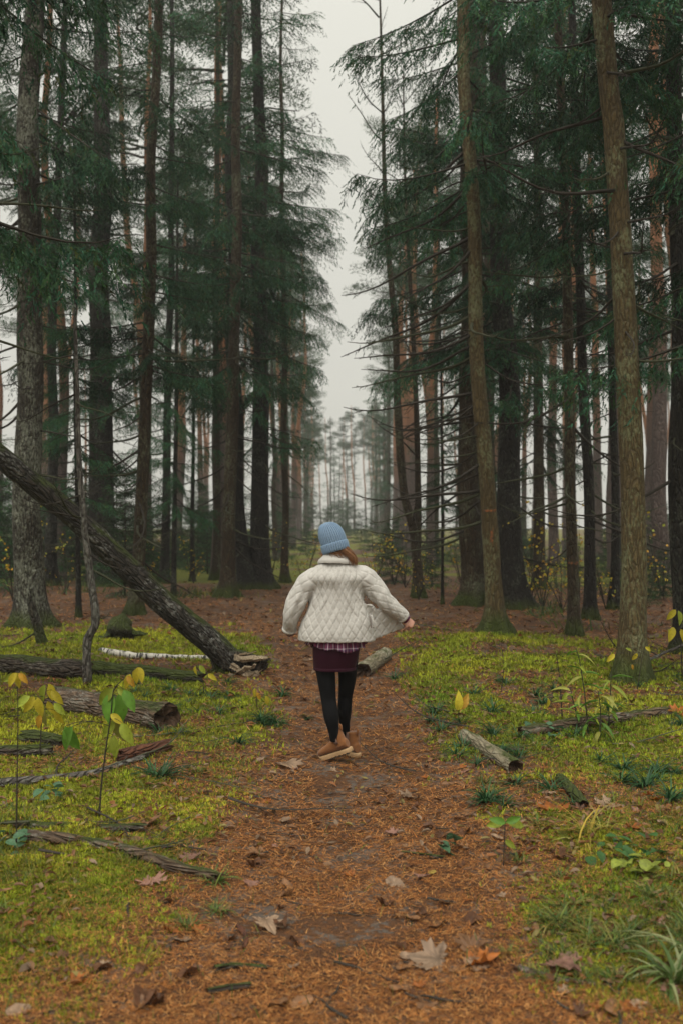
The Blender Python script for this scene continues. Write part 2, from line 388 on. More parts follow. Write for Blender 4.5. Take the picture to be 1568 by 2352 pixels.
# moss
x, y, g = scatter(230000, 2, 3.0, 17, 1.5)
keep = g.random(len(x)) < moss_mask(x, y) ** 1.3; x, y = x[keep], y[keep]; n = len(x)
k = 4; P = np.repeat(np.stack([x, y, gz(x, y) - .004], -1), k, 0); a = g.random(n * k) * 2 * np.pi
tl = g.uniform(.25, 1.1, n * k); D = np.stack([np.cos(a) * np.sin(tl), np.sin(a) * np.sin(tl), np.cos(tl)], -1)
sc_ = np.repeat(g.uniform(.6, 1.4, n) * np.clip(y / 7, .75, 1.7), k)
s = np.stack([-np.sin(a), np.cos(a), 0 * a], -1) * (.0045 * sc_)[:, None]
V = np.stack([P - s, P + s, P + D * (.03 * sc_)[:, None]], 1).reshape(-1, 3)
hue = .5 + .5 * n2(x, y, 1.4, 3, 77)
base = np.array([.085, .175, .010]) * (1 - hue)[:, None] + np.array([.39, .37, .026]) * hue[:, None]
base *= g.uniform(.5, 1.45, (n, 1)) * (.75 + .5 * sstep(-.4, .4, n2(x, y, 4.5, 2, 78)))[:, None]
c = np.repeat(base, 3 * k, 0)
obj('moss', mesh('moss', V, [np.arange(len(V)).reshape(-1, 3)], [M['moss']], c, False), kind='stuff', label='soft yellow green moss beside the footpath', cat='moss')

# thin grass among the moss
x, y, g = scatter(100000, 3, 3.0, 16, 1.5)
clump = sstep(-.05, .45, n2(x, y, 1.7, 3, 91)); keep = g.random(len(x)) < moss_mask(x, y) * clump + .012; x, y = x[keep], y[keep]; n = len(x)
a = g.random(n) * 2 * np.pi; tl = g.uniform(.1, 1.0, n)
D = np.stack([np.cos(a) * np.sin(tl), np.sin(a) * np.sin(tl), np.cos(tl)], -1)
L = g.uniform(.03, .11, n); V, F = blades(np.stack([x, y, gz(x, y) - .004], -1), D, L, g.uniform(.002, .0045, n) * np.clip(y / 5, 1, 2), None, g, .25)
obj('grass', mesh('grass', V, F, [M['grass']], np.repeat(pick(g, n, [(.085, .14, .025), (.14, .17, .03), (.06, .105, .03), (.24, .20, .05), (.20, .12, .04)]), 5, 0), False), kind='stuff', label='thin green grass growing through the moss', cat='grass')

# low green undergrowth farther back
x, y, g = scatter(46000, 4, 15, 75, 1.1)
keep = (g.random(len(x)) < sstep(.02, .30, n2(x, y, .55, 3, 95) + .12 * sstep(2, 6, x))) & (np.abs(x) > 1.6) & ((y > 21) | (x > 3.2)); x, y = x[keep], y[keep]; n = len(x)
a = g.random(n) * 2 * np.pi; tl = g.uniform(.1, 1.1, n); D = np.stack([np.cos(a) * np.sin(tl), np.sin(a) * np.sin(tl), np.cos(tl)], -1)
V, F = blades(np.stack([x, y, height(x, y) - .01], -1), D, g.uniform(.08, .34, n) * np.clip(y / 28, 1, 2.4), g.uniform(.010, .026, n) * np.clip(y / 28, 1, 2), None, g, .3)
obj('undergrowth', mesh('undergrowth', V, F, [M['grass']], np.repeat(pick(g, n, [(.06, .11, .03), (.10, .15, .03), (.045, .09, .03), (.20, .18, .04), (.12, .08, .03)]), 5, 0), False), kind='stuff', label='low green undergrowth between the trees farther back', cat='undergrowth')

# ------------------------------------------------------------------ spruce boughs and crowns
def bough(L, g, detail=1.0, hang=1.0):
    """one drooping spruce bough along +x: needle triangles, their tint, and wood"""
    dr = g.uniform(.18, .48) * hang; cu = g.uniform(.05, .22); yaw = g.uniform(-.25, .25)
    def axis(s): return np.stack([L * s * (1 - .10 * s), yaw * L * s ** 2, L * (-dr * s + cu * s ** 3)], -1)
    sp = .085 / detail
    ns = max(4, int(L / sp)); s = np.linspace(.16, .99, ns) ** .9
    s = np.repeat(s, 2); sg = np.tile([1, -1], ns).astype(float); n = len(s)
    s = np.clip(s + g.normal(0, .012, n), .1, 1)
    o = axis(s); tan = unit(axis(np.clip(s + .02, 0, 1.02)) - axis(s - .02)); sid = unit(np.cross(UP, tan))
    ang = g.uniform(.75, 1.15, n)
    dirs = unit(tan * np.cos(ang)[:, None] + sid * (sg * np.sin(ang))[:, None] - UP * g.uniform(.05, .5 * hang, n)[:, None])
    ln = (.20 + .30 * min(L, 2.4) / 2 * np.sin(np.pi * np.clip(1.08 - s, 0, 1) ** .7)) * g.uniform(.55, 1.2, n) * (s > .13)
    # twigs on each side branch
    tsp = .062 / detail; kt = 9 if detail >= 1 else 5
    t = np.tile(np.linspace(.12, 1.0, kt), n); o2 = np.repeat(o, kt, 0); d2 = np.repeat(dirs, kt, 0); l2 = np.repeat(ln, kt)
    sg2 = np.where(np.arange(len(t)) % 2 == 0, 1.0, -1.0)
    sag = .55 * hang
    q = o2 + d2 * (l2 * t)[:, None]; q[:, 2] -= sag * l2 * t ** 2
    td = d2.copy(); td[:, 2] -= 2 * sag * t; td = unit(td)
    s2 = unit(np.cross(td, UP) + 1e-6)
    ta = g.uniform(.35, .95, len(t))
    tw = unit(td * np.cos(ta)[:, None] + s2 * (sg2 * np.sin(ta))[:, None] - UP * g.uniform(.1, .8 * hang, len(t))[:, None])
    tl = g.uniform(.09, .20, len(t)) / (detail ** .5) * np.clip(1.15 - .4 * t, .5, 1)
    ok = g.random(len(t)) > .10; q, tw, tl, s2 = q[ok], tw[ok], tl[ok], s2[ok]
    K = 5 if detail >= 1 else 3
    m = len(q); u = np.tile(np.linspace(.0, .72, K), m); q3 = np.repeat(q, K, 0); w3 = np.repeat(tw, K, 0); l3 = np.repeat(tl, K)
    p = q3 + w3 * (u * l3)[:, None]
    rv = unit(np.cross(w3, g.normal(size=w3.shape)))
    nd = unit(w3 + rv * g.uniform(.25, .85, len(p))[:, None]); nl = l3 * g.uniform(.30, .52, len(p)); nw = g.uniform(.006, .011, len(p)) / detail ** .8
    sd_ = unit(np.cross(nd, g.normal(size=nd.shape))) * nw[:, None]
    tri = np.stack([p - sd_, p + sd_, p + nd * nl[:, None]], 1)
    br = np.repeat(g.uniform(.55, 1.25, m), K) * g.uniform(.8, 1.2, len(p))
    cool = np.repeat(g.uniform(0, 1, m), K)
    tint = np.stack([br * (.8 + .45 * (1 - cool)), br, br * (.75 + .6 * cool)], -1)
    dead = np.repeat(g.random(m) < .05, K); tint[dead] = np.array([1.6, .75, .4]) * br[dead][:, None]
    # wood: axis tube and thin ribbons for the side branches
    A = axis(np.linspace(0, 1, 7)); wv, wf = tube(A, np.linspace(.010 + .006 * L, .003, 7), 4, caps=False)
    e = o + dirs * ln[:, None]; e[:, 2] -= sag * ln; mid = o + dirs * (ln * .5)[:, None]; mid[:, 2] -= sag * ln * .25
    h = np.array([0, 0, .0035])
    rb = np.stack([o - h, o + h, mid + h, mid - h, e], 1).reshape(-1, 3); k = np.arange(n)[:, None] * 5
    return tri.reshape(-1, 3), np.repeat(tint, 3, 0), (wv, wf, rb, [k + np.array([0, 1, 2, 3]), k + np.array([3, 2, 4])])
def rotz(a): c, s = math.cos(a), math.sin(a); return np.array([[c, -s, 0], [s, c, 0], [0, 0, 1.]])
def crown(name, seed, z0, z1, rad, step=.42, per=5, fine_to=99, keep=.85, hang=1.0, mats=None, detail=1.0, low=.7):
    g = np.random.default_rng(seed); mb = MB(); z = z0
    while z < z1:
        f = (z - z0) / (z1 - z0)
        r = rad * (low + (1 - low) * min(1, f * 5)) * (1 - f) ** .75 + .25
        a0 = g.random() * 7
        for k in range(per):
            if g.random() > keep: continue
            Lb = r * g.uniform(.6, 1.15); det = detail if z < fine_to else detail * .5
            tri, tint, (wv, wf, rb, rf) = bough(Lb, g, det, hang * (1.1 - .5 * f))
            a = a0 + k * 2 * math.pi / per + g.uniform(-.4, .4); Rm = rotz(a).T; off = np.array([0, 0, z + g.uniform(-.2, .2)])
            el = g.uniform(-.05, .25) + .35 * f; Rt = np.array([[math.cos(el), 0, math.sin(el)], [0, 1, 0], [-math.sin(el), 0, math.cos(el)]])
            tr = lambda v: v @ Rt @ Rm + off
            mb.add(tr(tri), [np.arange(len(tri)).reshape(-1, 3)], tint * g.uniform(.4, 1.7), 0)
            mb.add(tr(wv), wf, None, 1); mb.add(tr(rb), rf, None, 1)
        z += step * g.uniform(.75, 1.25) * (1 if z < fine_to else 1.35)
    return mb.mesh(name, mats or [M['needle'], M['bough_wood']], False)
CROWN = [crown('spruce_crown_mesh', 100 + i, 0, 15, rr_, .40, 5, 6.0, kp, hg) for i, (rr_, kp, hg) in enumerate([(2.3, .54, 1.35), (1.9, .42, 1.15), (2.4, .43, 1.45)])]
FARCROWN = [crown('far_spruce_crown_mesh', 200 + i, 0, 15, 2.0, .55, 5, 0, .52, 1.2, detail=1.0) for i in range(2)]
YOUNG = [crown('young_spruce_crown_mesh', 300 + i, .15, 3.4, 1.0, .22, 5, 99, .85, .6, [M['young_needle'], M['bough_wood']], .8, 1.0) for i in range(2)]

def dead_branch(seed, live=False):
    g = np.random.default_rng(seed); mb = MB()
    dr = g.uniform(.15, .5); cu = g.uniform(.2, .6); yw = g.uniform(-.25, .25)
    ax = lambda s: np.stack([s, yw * s ** 2 + .03 * np.sin(5 * s + seed), -dr * s + cu * s ** 2.5 * .6 + .02 * np.sin(7 * s + seed)], -1)
    s = np.linspace(0, 1, 12); V, F = tube(ax(s), .013 * (1 - s) ** .8 + .0022, 5, .1, seed); mb.add(V, F)
    for k in range(int(g.integers(5, 12))):
        u = g.uniform(.15, .95); p0 = ax(np.array([u]))[0]; tn = unit(ax(np.array([u + .02]))[0] - ax(np.array([u - .02]))[0])
        sd2 = np.array([-tn[1], tn[0], 0]) * g.choice([-1, 1]); d = unit(tn * .8 + sd2 * g.uniform(.4, 1) + UP * g.uniform(-.5, .3)); l = g.uniform(.08, .34) * (1.1 - u)
        q = np.linspace(0, 1, 6)[:, None]; P = p0 + d * l * q + np.array([0, 0, g.uniform(-.2, .15) * l]) * q ** 2 + .01 * g.normal(size=(6, 3)) * q
        V, F = tube(P, .0045 * (1 - q[:, 0]) + .0012, 3, caps=False); mb.add(V, F)
        if g.random() < .5:
            j = P[3]; d2 = unit(d + .8 * g.normal(size=3)); P2 = j + d2 * l * .4 * np.linspace(0, 1, 4)[:, None]
            V, F = tube(P2, [.0025, .002, .0015, .001], 3, caps=False); mb.add(V, F)
    return mb
DEAD = []
for i in range(7):
    mb = dead_branch(400 + i); DEAD.append(mb.mesh('dead_branch_mesh', [M['green_twig' if i % 3 == 0 else 'twig']], True, False))

def trunk_curve(poly, D, top):
    """poly: picture positions of the trunk's axis from the base up, standing D metres off; returns local curve"""
    P = [np.array(at(px, py, D)) for px, py in poly]
    while P[-1][2] < top:
        d = unit(P[-1] - P[-2]); d = unit(d * np.array([.7, .7, 1])); P.append(P[-1] + d * max(2.0, (top - P[-1][2]) * .6))
    return np.array(P) - P[0]
def trunk_mesh(name, P, r0, top, mat, seed, flare=.7, ns=22, nr=70, lobes=5):
    C = catmull(P, 300); t = (np.linspace(0, 1, nr) ** 1.5); C = np.stack([np.interp(t, np.linspace(0, 1, 300), C[:, k]) for k in range(3)], -1)
    C[0, 2] -= .12
    z = C[:, 2]; g = np.random.default_rng(seed)
    C[:, 0] += .35 * r0 * noise(np.stack([z * .5, z * 0, z * 0 + seed], -1), seed) * np.clip(z, 0, 1); C[:, 1] += .35 * r0 * noise(np.stack([z * .5, z * 0 + 5, z * 0 + seed], -1), seed) * np.clip(z, 0, 1)
    r = r0 * np.clip(1 - z / (top + 4), .06, 1) ** .75
    T, Nn, B = frames(C); th = np.linspace(0, 2 * np.pi, ns, endpoint=False)
    fl = flare * np.exp(-np.clip(z, 0, None) / .22)[:, None] * (1 + .75 * np.sin(lobes * th + g.random() * 6)[None] * np.exp(-np.clip(z, 0, None) / .35)[:, None]) + .12 * np.exp(-np.clip(z, 0, None) / 1.1)[:, None]
    d = Nn[:, None] * np.cos(th)[None, :, None] + B[:, None] * np.sin(th)[None, :, None]
    rr_ = r[:, None] * (1 + fl)
    rr_ = rr_ * (1 + .10 * fbm((C[:, None] + d * r0) * np.array([5, 5, 1.6]), 3, seed))
    V = (C[:, None] + d * rr_[..., None]).reshape(-1, 3)
    return mesh(name, V, [quads(nr, ns)], [mat], smooth=True), C, r
def attach(o, C, z):
    return np.array([np.interp(z, C[:, 2], C[:, k]) for k in range(3)])
def spruce(poly, wpx, label, mat='spruce_bark', D=None, top=20, crown_z=None, crown_i=0, crown_s=1.0, crown_rot=None, dead=(1.5, 6, 12), dlen=(.6, 1.7), flare=.7, seed=0, cat='spruce tree', name='spruce_tree', group=None, side=None, stubs=0):
    base = gp(*poly[0]) if D is None else None
    if D is None: D = base.y
    else: p0 = at(poly[0][0], poly[0][1], D); base = Vector((p0.x, D, hz(p0.x, D)))
    g = np.random.default_rng(seed + 1000)
    t = thing(name, base, label, cat, group)
    P = trunk_curve(poly, D, top); r0 = wpx / 2 / FOC * D
    me, C, rad = trunk_mesh('trunk', P, r0, top, M[mat], seed, flare); obj('trunk', me, t)
    if crown_z is not None:
        p = attach(t, C, crown_z); q = attach(t, C, min(top, crown_z + 10)); dv = Vector(q - p).normalized()
        c = obj('crown', CROWN[crown_i], t, p); c.rotation_mode = 'QUATERNION'
        c.rotation_quaternion = Vector((0, 0, 1)).rotation_difference(dv) @ Quaternion((0, 0, 1), g.random() * 6.28 if crown_rot is None else crown_rot); sc_ = crown_s; c.scale = (sc_, sc_, sc_)
    z0, z1, nb = dead
    for k in range(nb):
        z = z0 + (z1 - z0) * (k + g.random()) / nb; p = attach(t, C, z); rz_ = np.interp(z, C[:, 2], rad)
        a = g.random() * 6.283 if (side is None or g.random() < .35) else side + g.uniform(-.7, .7)
        b_ = obj('branch', DEAD[int(g.integers(0, len(DEAD)))], t, p + np.array([math.cos(a), math.sin(a), 0]) * rz_ * .85)
        b_.rotation_euler = (0, g.uniform(-.15, .35), a); s_ = g.uniform(*dlen) if k >= stubs else g.uniform(.12, .25); b_.scale = (s_, s_, s_)
    return t

# ---- the standing trees one can tell apart, left of the path
spruce([(72, 1440), (70, 1000), (64, 600), (70, 300), (75, 0)], 66, 'thick lichen-whitened spruce trunk behind the leaning broken trunk', 'lichen_bark', crown_z=6.2, crown_i=0, dead=(2, 7, 30), seed=1)
spruce([(118, 1345), (122, 900), (132, 400), (150, 0)], 26, 'slim dark spruce just behind the thick lichen-whitened trunk', 'dark_bark', crown_z=8.5, crown_i=1, dead=(2, 9, 10), seed=2)
spruce([(240, 1345), (228, 900), (228, 500), (235, 0)], 60, 'stout blackish spruce whose base stands behind the leaning trunk', 'dark_bark', crown_z=4.6, crown_i=2, dead=(1.2, 6, 22), seed=3)
spruce([(312, 1412), (325, 1120), (335, 900), (345, 600), (362, 100)], 30, 'slender grey spruce with mossy foot behind the green stump', 'spruce_bark', crown_z=4.2, crown_i=1, crown_s=.8, dead=(.9, 5, 24), seed=4)
spruce([(378, 1340), (385, 1000), (392, 600), (395, 300)], 20, 'thin straight spruce between the grey spruce and the paired trunks', 'dark_bark', crown_z=5.0, crown_i=0, crown_s=.8, dead=(.8, 6, 24), seed=5)
spruce([(522, 1370), (530, 1000), (538, 700), (545, 300)], 31, 'straight brown spruce with spreading roots left of the paired trunks', 'spruce_bark', crown_z=4.9, crown_i=2, crown_s=.85, dead=(.8, 5.5, 24), side=0.3, flare=1.0, seed=6)
spruce([(568, 1352), (548, 1150), (540, 900), (536, 600)], 36, 'left one of the paired dark trunks beside the path', 'dark_bark', crown_z=7.0, crown_i=1, dead=(1.5, 7, 10), seed=7)
spruce([(603, 1352), (600, 900), (598, 500), (595, 0)], 43, 'right one of the paired dark trunks, next to the path', 'dark_bark', crown_z=3.8, crown_i=0, crown_rot=1.0, dead=(1.5, 6, 10), side=-.2, seed=8)
spruce([(497, 1332), (497, 1000), (498, 600)], 18, 'thin spruce pole in the gloom behind the straight brown spruce', 'spruce_bark', crown_z=7, crown_i=1, crown_s=.8, dead=(1, 7, 10), seed=9)
spruce([(443, 1335), (445, 1000), (447, 700)], 10, 'very thin bare pole beside yellow leaves in the left understorey', 'dark_bark', top=9, crown_z=5.5, crown_i=1, crown_s=.35, dead=(.8, 5, 10), dlen=(.4, .9), seed=10)
spruce([(-170, 1640), (-165, 900), (-150, 300)], 90, 'near spruce at the left with dark boughs hanging over the logs', 'dark_bark', crown_z=4.4, crown_i=0, crown_s=1.05, dead=(3, 5.5, 8), seed=11)
spruce([(655, 1338), (652, 900), (648, 400)], 17, 'slim spruce leaning over the far left edge of the path', 'spruce_bark', top=17, crown_z=7.5, crown_i=2, crown_s=.75, dead=(2, 8, 10), seed=12)
spruce([(182, 1418), (180, 1150), (176, 900)], 12, 'small thin spruce with low green boughs behind the leaning trunk', 'dark_bark', top=8.5, crown_z=2.2, crown_i=0, crown_s=.48, dead=(.8, 3, 6), dlen=(.4, .9), seed=13, flare=.4)
spruce([(400, 1372), (402, 1150), (405, 900)], 12, 'small spruce with spreading low boughs left of the straight brown spruce', 'dark_bark', top=9, crown_z=2.0, crown_i=2, crown_s=.5, dead=(.8, 3, 6), dlen=(.4, .9), seed=14, flare=.4)
# ---- right of the path
spruce([(1085, 1387), (1076, 1000), (1072, 700), (1075, 300)], 52, 'straight dark brown spruce behind the pale leaning spruce', 'spruce_bark', crown_z=4.9, crown_i=2, crown_rot=.6, dead=(1.0, 6, 26), side=3.1, dlen=(1, 2.2), seed=21)
spruce([(1138, 1455), (1118, 1150), (1100, 850), (1085, 500), (1070, 250), (1062, 0)], 38, 'pale spruce with a mossy flared foot and faint orange paint mark', 'pale_spruce_bark', crown_z=6.2, crown_i=1, crown_rot=2.2, dead=(1.6, 6.8, 38), side=3.0, dlen=(.8, 2.0), flare=1.1, seed=22)
spruce([(1182, 1398), (1170, 1100), (1160, 750), (1145, 400), (1140, 0)], 56, 'blackish furrowed trunk right beside the pale mossy-footed spruce', 'dark_bark', crown_z=4.2, crown_i=0, crown_rot=.2, dead=(1.8, 7, 18), seed=23)
spruce([(1318, 1460), (1308, 1000), (1295, 500), (1282, 200), (1275, 0)], 25, 'thin grey-footed spruce, one of two slim poles right of the black trunk', 'spruce_bark', crown_z=5.6, crown_i=2, crown_s=.7, dead=(1.2, 6, 20), seed=24)
spruce([(1356, 1422), (1345, 1000), (1332, 600), (1320, 300)], 25, 'slim dark spruce pole between the grey-footed pole and the big mottled trunk', 'dark_bark', crown_z=4.8, crown_i=1, crown_s=.8, dead=(1.2, 6, 18), seed=25)
spruce([(1450, 1565), (1443, 1100), (1425, 700), (1403, 300), (1376, 0)], 58, 'big mottled spruce trunk with knots and yellow leaves round its mossy foot', 'pale_spruce_bark', crown_z=6.3, crown_i=1, crown_s=.95, dead=(1.2, 6.3, 30), stubs=12, dlen=(.6, 1.5), flare=.55, seed=26)
spruce([(1572, 1500), (1556, 1000), (1550, 500), (1545, 0)], 44, 'dark spruce at the right beyond the big mottled trunk', 'dark_bark', crown_z=6.4, crown_i=1, dead=(2, 6.5, 16), seed=27)
spruce([(1015, 1388), (1014, 1150), (1012, 950)], 7, 'pencil-thin bare spruce sapling right of the crooked stems', 'dark_bark', top=5.5, crown_z=1.9, crown_i=1, crown_s=.24, dead=(.5, 3.5, 8), dlen=(.3, .7), seed=28, flare=.3)
spruce([(1700, 1560), (1690, 900), (1680, 300)], 60, 'spruce at the far right whose boughs reach over the brush pile', 'spruce_bark', crown_z=3.6, crown_i=0, dead=(2, 4, 6), seed=29)
spruce([(1410, 1400), (1408, 1000), (1400, 500)], 20, 'thin spruce right behind the big mottled trunk', 'dark_bark', crown_z=4.2, crown_i=1, crown_s=.6, dead=(1.5, 5, 9), seed=30)
spruce([(1240, 1352), (1236, 1000), (1230, 500)], 26, 'dim spruce behind the black furrowed trunk with low hanging boughs', 'spruce_bark', crown_z=3.0, crown_i=2, crown_s=.8, dead=(1.5, 4, 6), seed=33)
# the crooked leafless stems right of the walker
def crooked(poly, wpx, label, seed, top):
    base = gp(*poly[0]); t = thing('bare_tree', base, label, 'bare tree', None); D = base.y
    P = np.array([np.array(at(px, py, D)) for px, py in poly]); P -= P[0]
    me, C, rad = trunk_mesh('trunk', P, wpx / 2 / FOC * D, top, M['spruce_bark'], seed, .5, 14, 60); obj('trunk', me, t)
    g = np.random.default_rng(seed)
    for k in range(26):
        z = 1.2 + (P[-1][2] - 1.3) * (k + g.random()) / 26; p = attach(t, C, z); a = g.random() * 6.28
        b_ = obj('branch', DEAD[int(g.integers(0, 7))], t, p); b_.rotation_euler = (0, g.uniform(-1.0, -.3), a); s_ = g.uniform(.5, 1.4); b_.scale = (s_,) * 3
    return t
crooked([(964, 1374), (948, 1220), (926, 1130), (916, 950), (906, 750), (884, 520), (878, 250), (872, -40)], 22, 'leafless stem with a sharp kink low down beside the path', 41, 10.5)
crooked([(955, 1370), (957, 1150), (952, 900), (940, 650), (930, 430), (926, 150)], 17, 'straight leafless stem growing close by the kinked one', 42, 8.5)
# faint orange paint marks sprayed on two trunks
pm, t, b = newmat('orange_paint'); v = coords(t); t.links.new(mix(t, ramp(t, nz(t, v, 28, 5, .7), [(.42, 0.0), (.62, 1.0)]), (.055, .042, .024), (.30, .095, .025)), b.inputs[0]); b.inputs['Roughness'].default_value = .9
def paint(tree, zc, h, w_, zf=0):
    tr = next(c for c in tree.children if c.name.startswith('trunk')); V = verts_of(tr.data).reshape(-1, 22, 3)
    C = V.mean(1); c_ = np.array([np.interp(zc, C[:, 2], C[:, k]) for k in range(3)]); r = np.interp(zc, C[:, 2], np.linalg.norm(V - C[:, None], axis=2).max(1))
    th = np.linspace(-w_, w_, 14); zz = np.linspace(-h / 2, h / 2, 8); g = np.random.default_rng(3); P = np.array([[c_[0] + (r + .004) * math.sin(a) , c_[1] - (r + .004) * math.cos(a), c_[2] + z * (1 + .3 * g.normal())] for z in zz for a in th])
    o = obj('paint_mark', mesh('paint_mark', P, [quads(8, 14, False)], [pm]), tree); return o
def verts_of(me): a = np.empty(len(me.vertices) * 3, np.float32); me.vertices.foreach_get('co', a); return a.reshape(-1, 3).astype(float)
for tree in list(col.objects):
    if 'faint orange paint' in tree.get('label', ''): paint(tree, 1.36, .16, .16); paint(tree, 1.72, .03, .9)
    if 'grey-footed spruce' in tree.get('label', ''): paint(tree, 1.05, .03, 1.0)

# ------------------------------------------------------------------ forest behind
def pine_crown(seed):
    g = np.random.default_rng(seed); mb = MB()
    for k in range(15):
        z = g.uniform(13.5, 21.5); f = (z - 13.5) / 8; a = g.random() * 6.28; L = (1.1 + 1.6 * math.sin(math.pi * min(1, .25 + .75 * f))) * g.uniform(.6, 1.1)
        e = np.array([math.cos(a) * L, math.sin(a) * L, z + g.uniform(.1, .7)]); q = np.linspace(0, 1, 6)[:, None]
        P = np.array([0, 0, z]) + (e - np.array([0, 0, z])) * q + g.normal(0, .07, (6, 3)) * q
        V, F = tube(P, .05 * (1 - q[:, 0]) + .012, 4, caps=False); mb.add(V, F, None, 1)
        for c_ in range(int(g.integers(3, 6))):
            cc = P[int(g.integers(2, 6))] + g.normal(0, .28, 3); m = 150
            dv = unit(g.normal(size=(m, 3))); dv[:, 2] *= .55; p = cc + dv * (g.random((m, 1)) ** .4) * g.uniform(.35, .75)
            nd = unit(dv + .6 * g.normal(size=(m, 3)) + UP * .4); l = g.uniform(.10, .22, m); s_ = unit(np.cross(nd, g.normal(size=(m, 3)))) * .018
            V = np.stack([p - s_, p + s_, p + nd * l[:, None]], 1).reshape(-1, 3); b_ = np.repeat(g.uniform(.6, 1.3, m), 3)
            mb.add(V, [np.arange(3 * m).reshape(-1, 3)], np.stack([b_, b_, b_ * .9], -1), 0)
    return mb.mesh('pine_crown_mesh', [M['pine_needle'], M['bough_wood']], False)
PINEC = [pine_crown(500 + i) for i in range(3)]
PINET = []
for i in range(3):
    g = np.random.default_rng(520 + i); P = np.array([[0, 0, 0], [g.normal(0, .1), g.normal(0, .1), 7], [g.normal(0, .25), g.normal(0, .2), 14], [g.normal(0, .2), 0, 22.]])
    PINET.append(trunk_mesh('trunk', P, .19, 22, M['pine_bark'], 530 + i, .35, 12, 30)[0])
FARTRUNK = trunk_mesh('trunk', np.array([[0, 0, 0], [.05, 0, 8], [0, .05, 19.]]), .17, 19, M['spruce_bark'], 540, .6, 12, 30)[0]
g = np.random.default_rng(7)
placed = [(o.location.x, o.location.y) for o in col.objects if o.parent is None and o.get('category') in ('spruce tree', 'bare tree')]
def tag_far(kind, x, y, s):
    side = 'left of the path' if x < -5 else 'right of the path' if x > 5 else 'lining the far path' if abs(x) > 2.7 else 'closing the end of the path'
    fade = 'still clear' if y < 45 else 'half faded' if y < 75 else 'very faint'
    return f"{fade} {'tall' if s > 1 else 'shorter'} background {'pine with orange upper trunk' if kind == 'pine' else 'spruce with drooping boughs'} {side}"
def far_tree(x, y, kind, s):
    if kind == 'pine':
        t = thing('pine_tree', (x, y, hz(x, y) - .05), tag_far('pine', x, y, s), 'pine tree', 'pines in the hazy background')
        i = int(g.integers(0, 3)); obj('trunk', PINET[i], t); obj('crown', PINEC[int(g.integers(0, 3))], t).rotation_euler = (0, 0, g.random() * 6.28)
        for k in range(3):
            b_ = obj('branch', DEAD[int(g.integers(0, 7))], t, (0, 0, g.uniform(5, 12))); b_.rotation_euler = (0, g.uniform(-.4, .2), g.random() * 6.28); b_.scale = (g.uniform(.8, 1.5),) * 3
    else:
        t = thing('spruce_tree', (x, y, hz(x, y) - .05), tag_far('spruce', x, y, s), 'spruce tree', 'spruces in the hazy background')
        obj('trunk', FARTRUNK, t); c = obj('crown', FARCROWN[int(g.integers(0, 2))], t, (0, 0, g.uniform(2.0, 5.0))); c.rotation_euler = (0, 0, g.random() * 6.28)
    t.rotation_euler = (g.normal(0, .015), g.normal(0, .015), g.random() * 6.28); t.scale = (s,) * 3
# rows that close in on the path
for y in np.concatenate([np.arange(26, 118, 4.6), np.arange(120, 200, 7.5)]):
    for sg in (-1, 1):
        yy = y + g.uniform(-1.6, 1.6); xx = sg * (2.9 + .012 * y + abs(g.normal(0, .7))) + .2
        if min(math.hypot(xx - a, yy - b) for a, b in placed) < 1.6: continue
        placed.append((xx, yy)); far_tree(xx, yy, 'spruce' if g.random() < (.3 if y > 34 else .35) else 'pine', g.uniform(.8, 1.1))
tries = 0; nfar = 0
while tries < 4000 and nfar < 95:
    tries += 1; y = 23 + 92 * g.random() ** 1.15; x = (g.random() * 2 - 1) * (.42 * y + 2)
    if abs(x) < 4.2 + .01 * y or min(math.hypot(x - a, (y - b)) for a, b in placed) < 1.8 + .022 * y: continue
    placed.append((x, y)); nfar += 1
    far_tree(x, y, 'spruce' if g.random() < .08 else 'pine', g.uniform(.85, 1.15))
for xx, yy, kk in [(-1.6, 160, 'spruce'), (.9, 170, 'pine'), (-.5, 182, 'spruce'), (2.0, 165, 'pine'), (-2.4, 178, 'pine'), (1.2, 190, 'spruce'), (.1, 198, 'pine'), (-1.4, 200, 'spruce'), (2.6, 196, 'spruce'), (-4, 195, 'pine'), (4.5, 188, 'pine')]:
    placed.append((xx, yy)); far_tree(xx, yy, kk, g.uniform(.8, 1.0))
# young spruces of the understorey
YT = mesh('trunk', *tube(np.array([[0, 0, -.1], [0.02, 0, 1.6], [0, 0, 3.5]]), [.035, .022, .004], 6), [M['bough_wood']])
def young(x, y, s, label=None, group='young spruces under the tall trees'):
    label = label or f"{'knee-high' if s < .4 else 'waist-high' if s < .7 else 'man-high' if s < 1.1 else 'tall'} young green spruce under the trees {'left' if x < -2.7 else 'right' if x > 2.7 else 'at the far end'} of the path"
    t = thing('young_spruce', (x, y, hz(x, y)), label, 'young spruce', group); obj('trunk', YT, t); obj('crown', YOUNG[int(g.integers(0, 2))], t)
    t.rotation_euler = (0, 0, g.random() * 6.28); t.scale = (s * g.uniform(.85, 1.15), s * g.uniform(.85, 1.15), s)
spots = [gp(1500, 1400), gp(1560, 1390), gp(1470, 1375), gp(1000, 1352), gp(905, 1345)]
for p in spots: young(p.x, p.y + 1, g.uniform(.28, .55))
for xx, yy, ss in [(-2.2, 62, .6), (2.1, 68, .7), (2.3, 54, .5), (-1.4, 96, 1.0), (1.8, 92, .9), (-2.4, 84, 1.0), (.3, 112, .9), (-.9, 128, 1.3), (1.2, 134, 1.4), (.2, 146, 1.5)]: young(xx, yy, ss)
n = 0; tries = 0
while n < 95 and tries < 3000:
    tries += 1; y = 22 + 52 * g.random() ** 1.3; x = (g.random() * 2 - 1) * (.40 * y + 1)
    if x > 0 and y < 27: continue
    if abs(x) < 3.0 or min(math.hypot(x - a, y - b) for a, b in placed) < .8: continue
    placed.append((x, y)); n += 1; young(x, y, g.uniform(.35, 1.05) * (1.1 if x < -2 else .8))

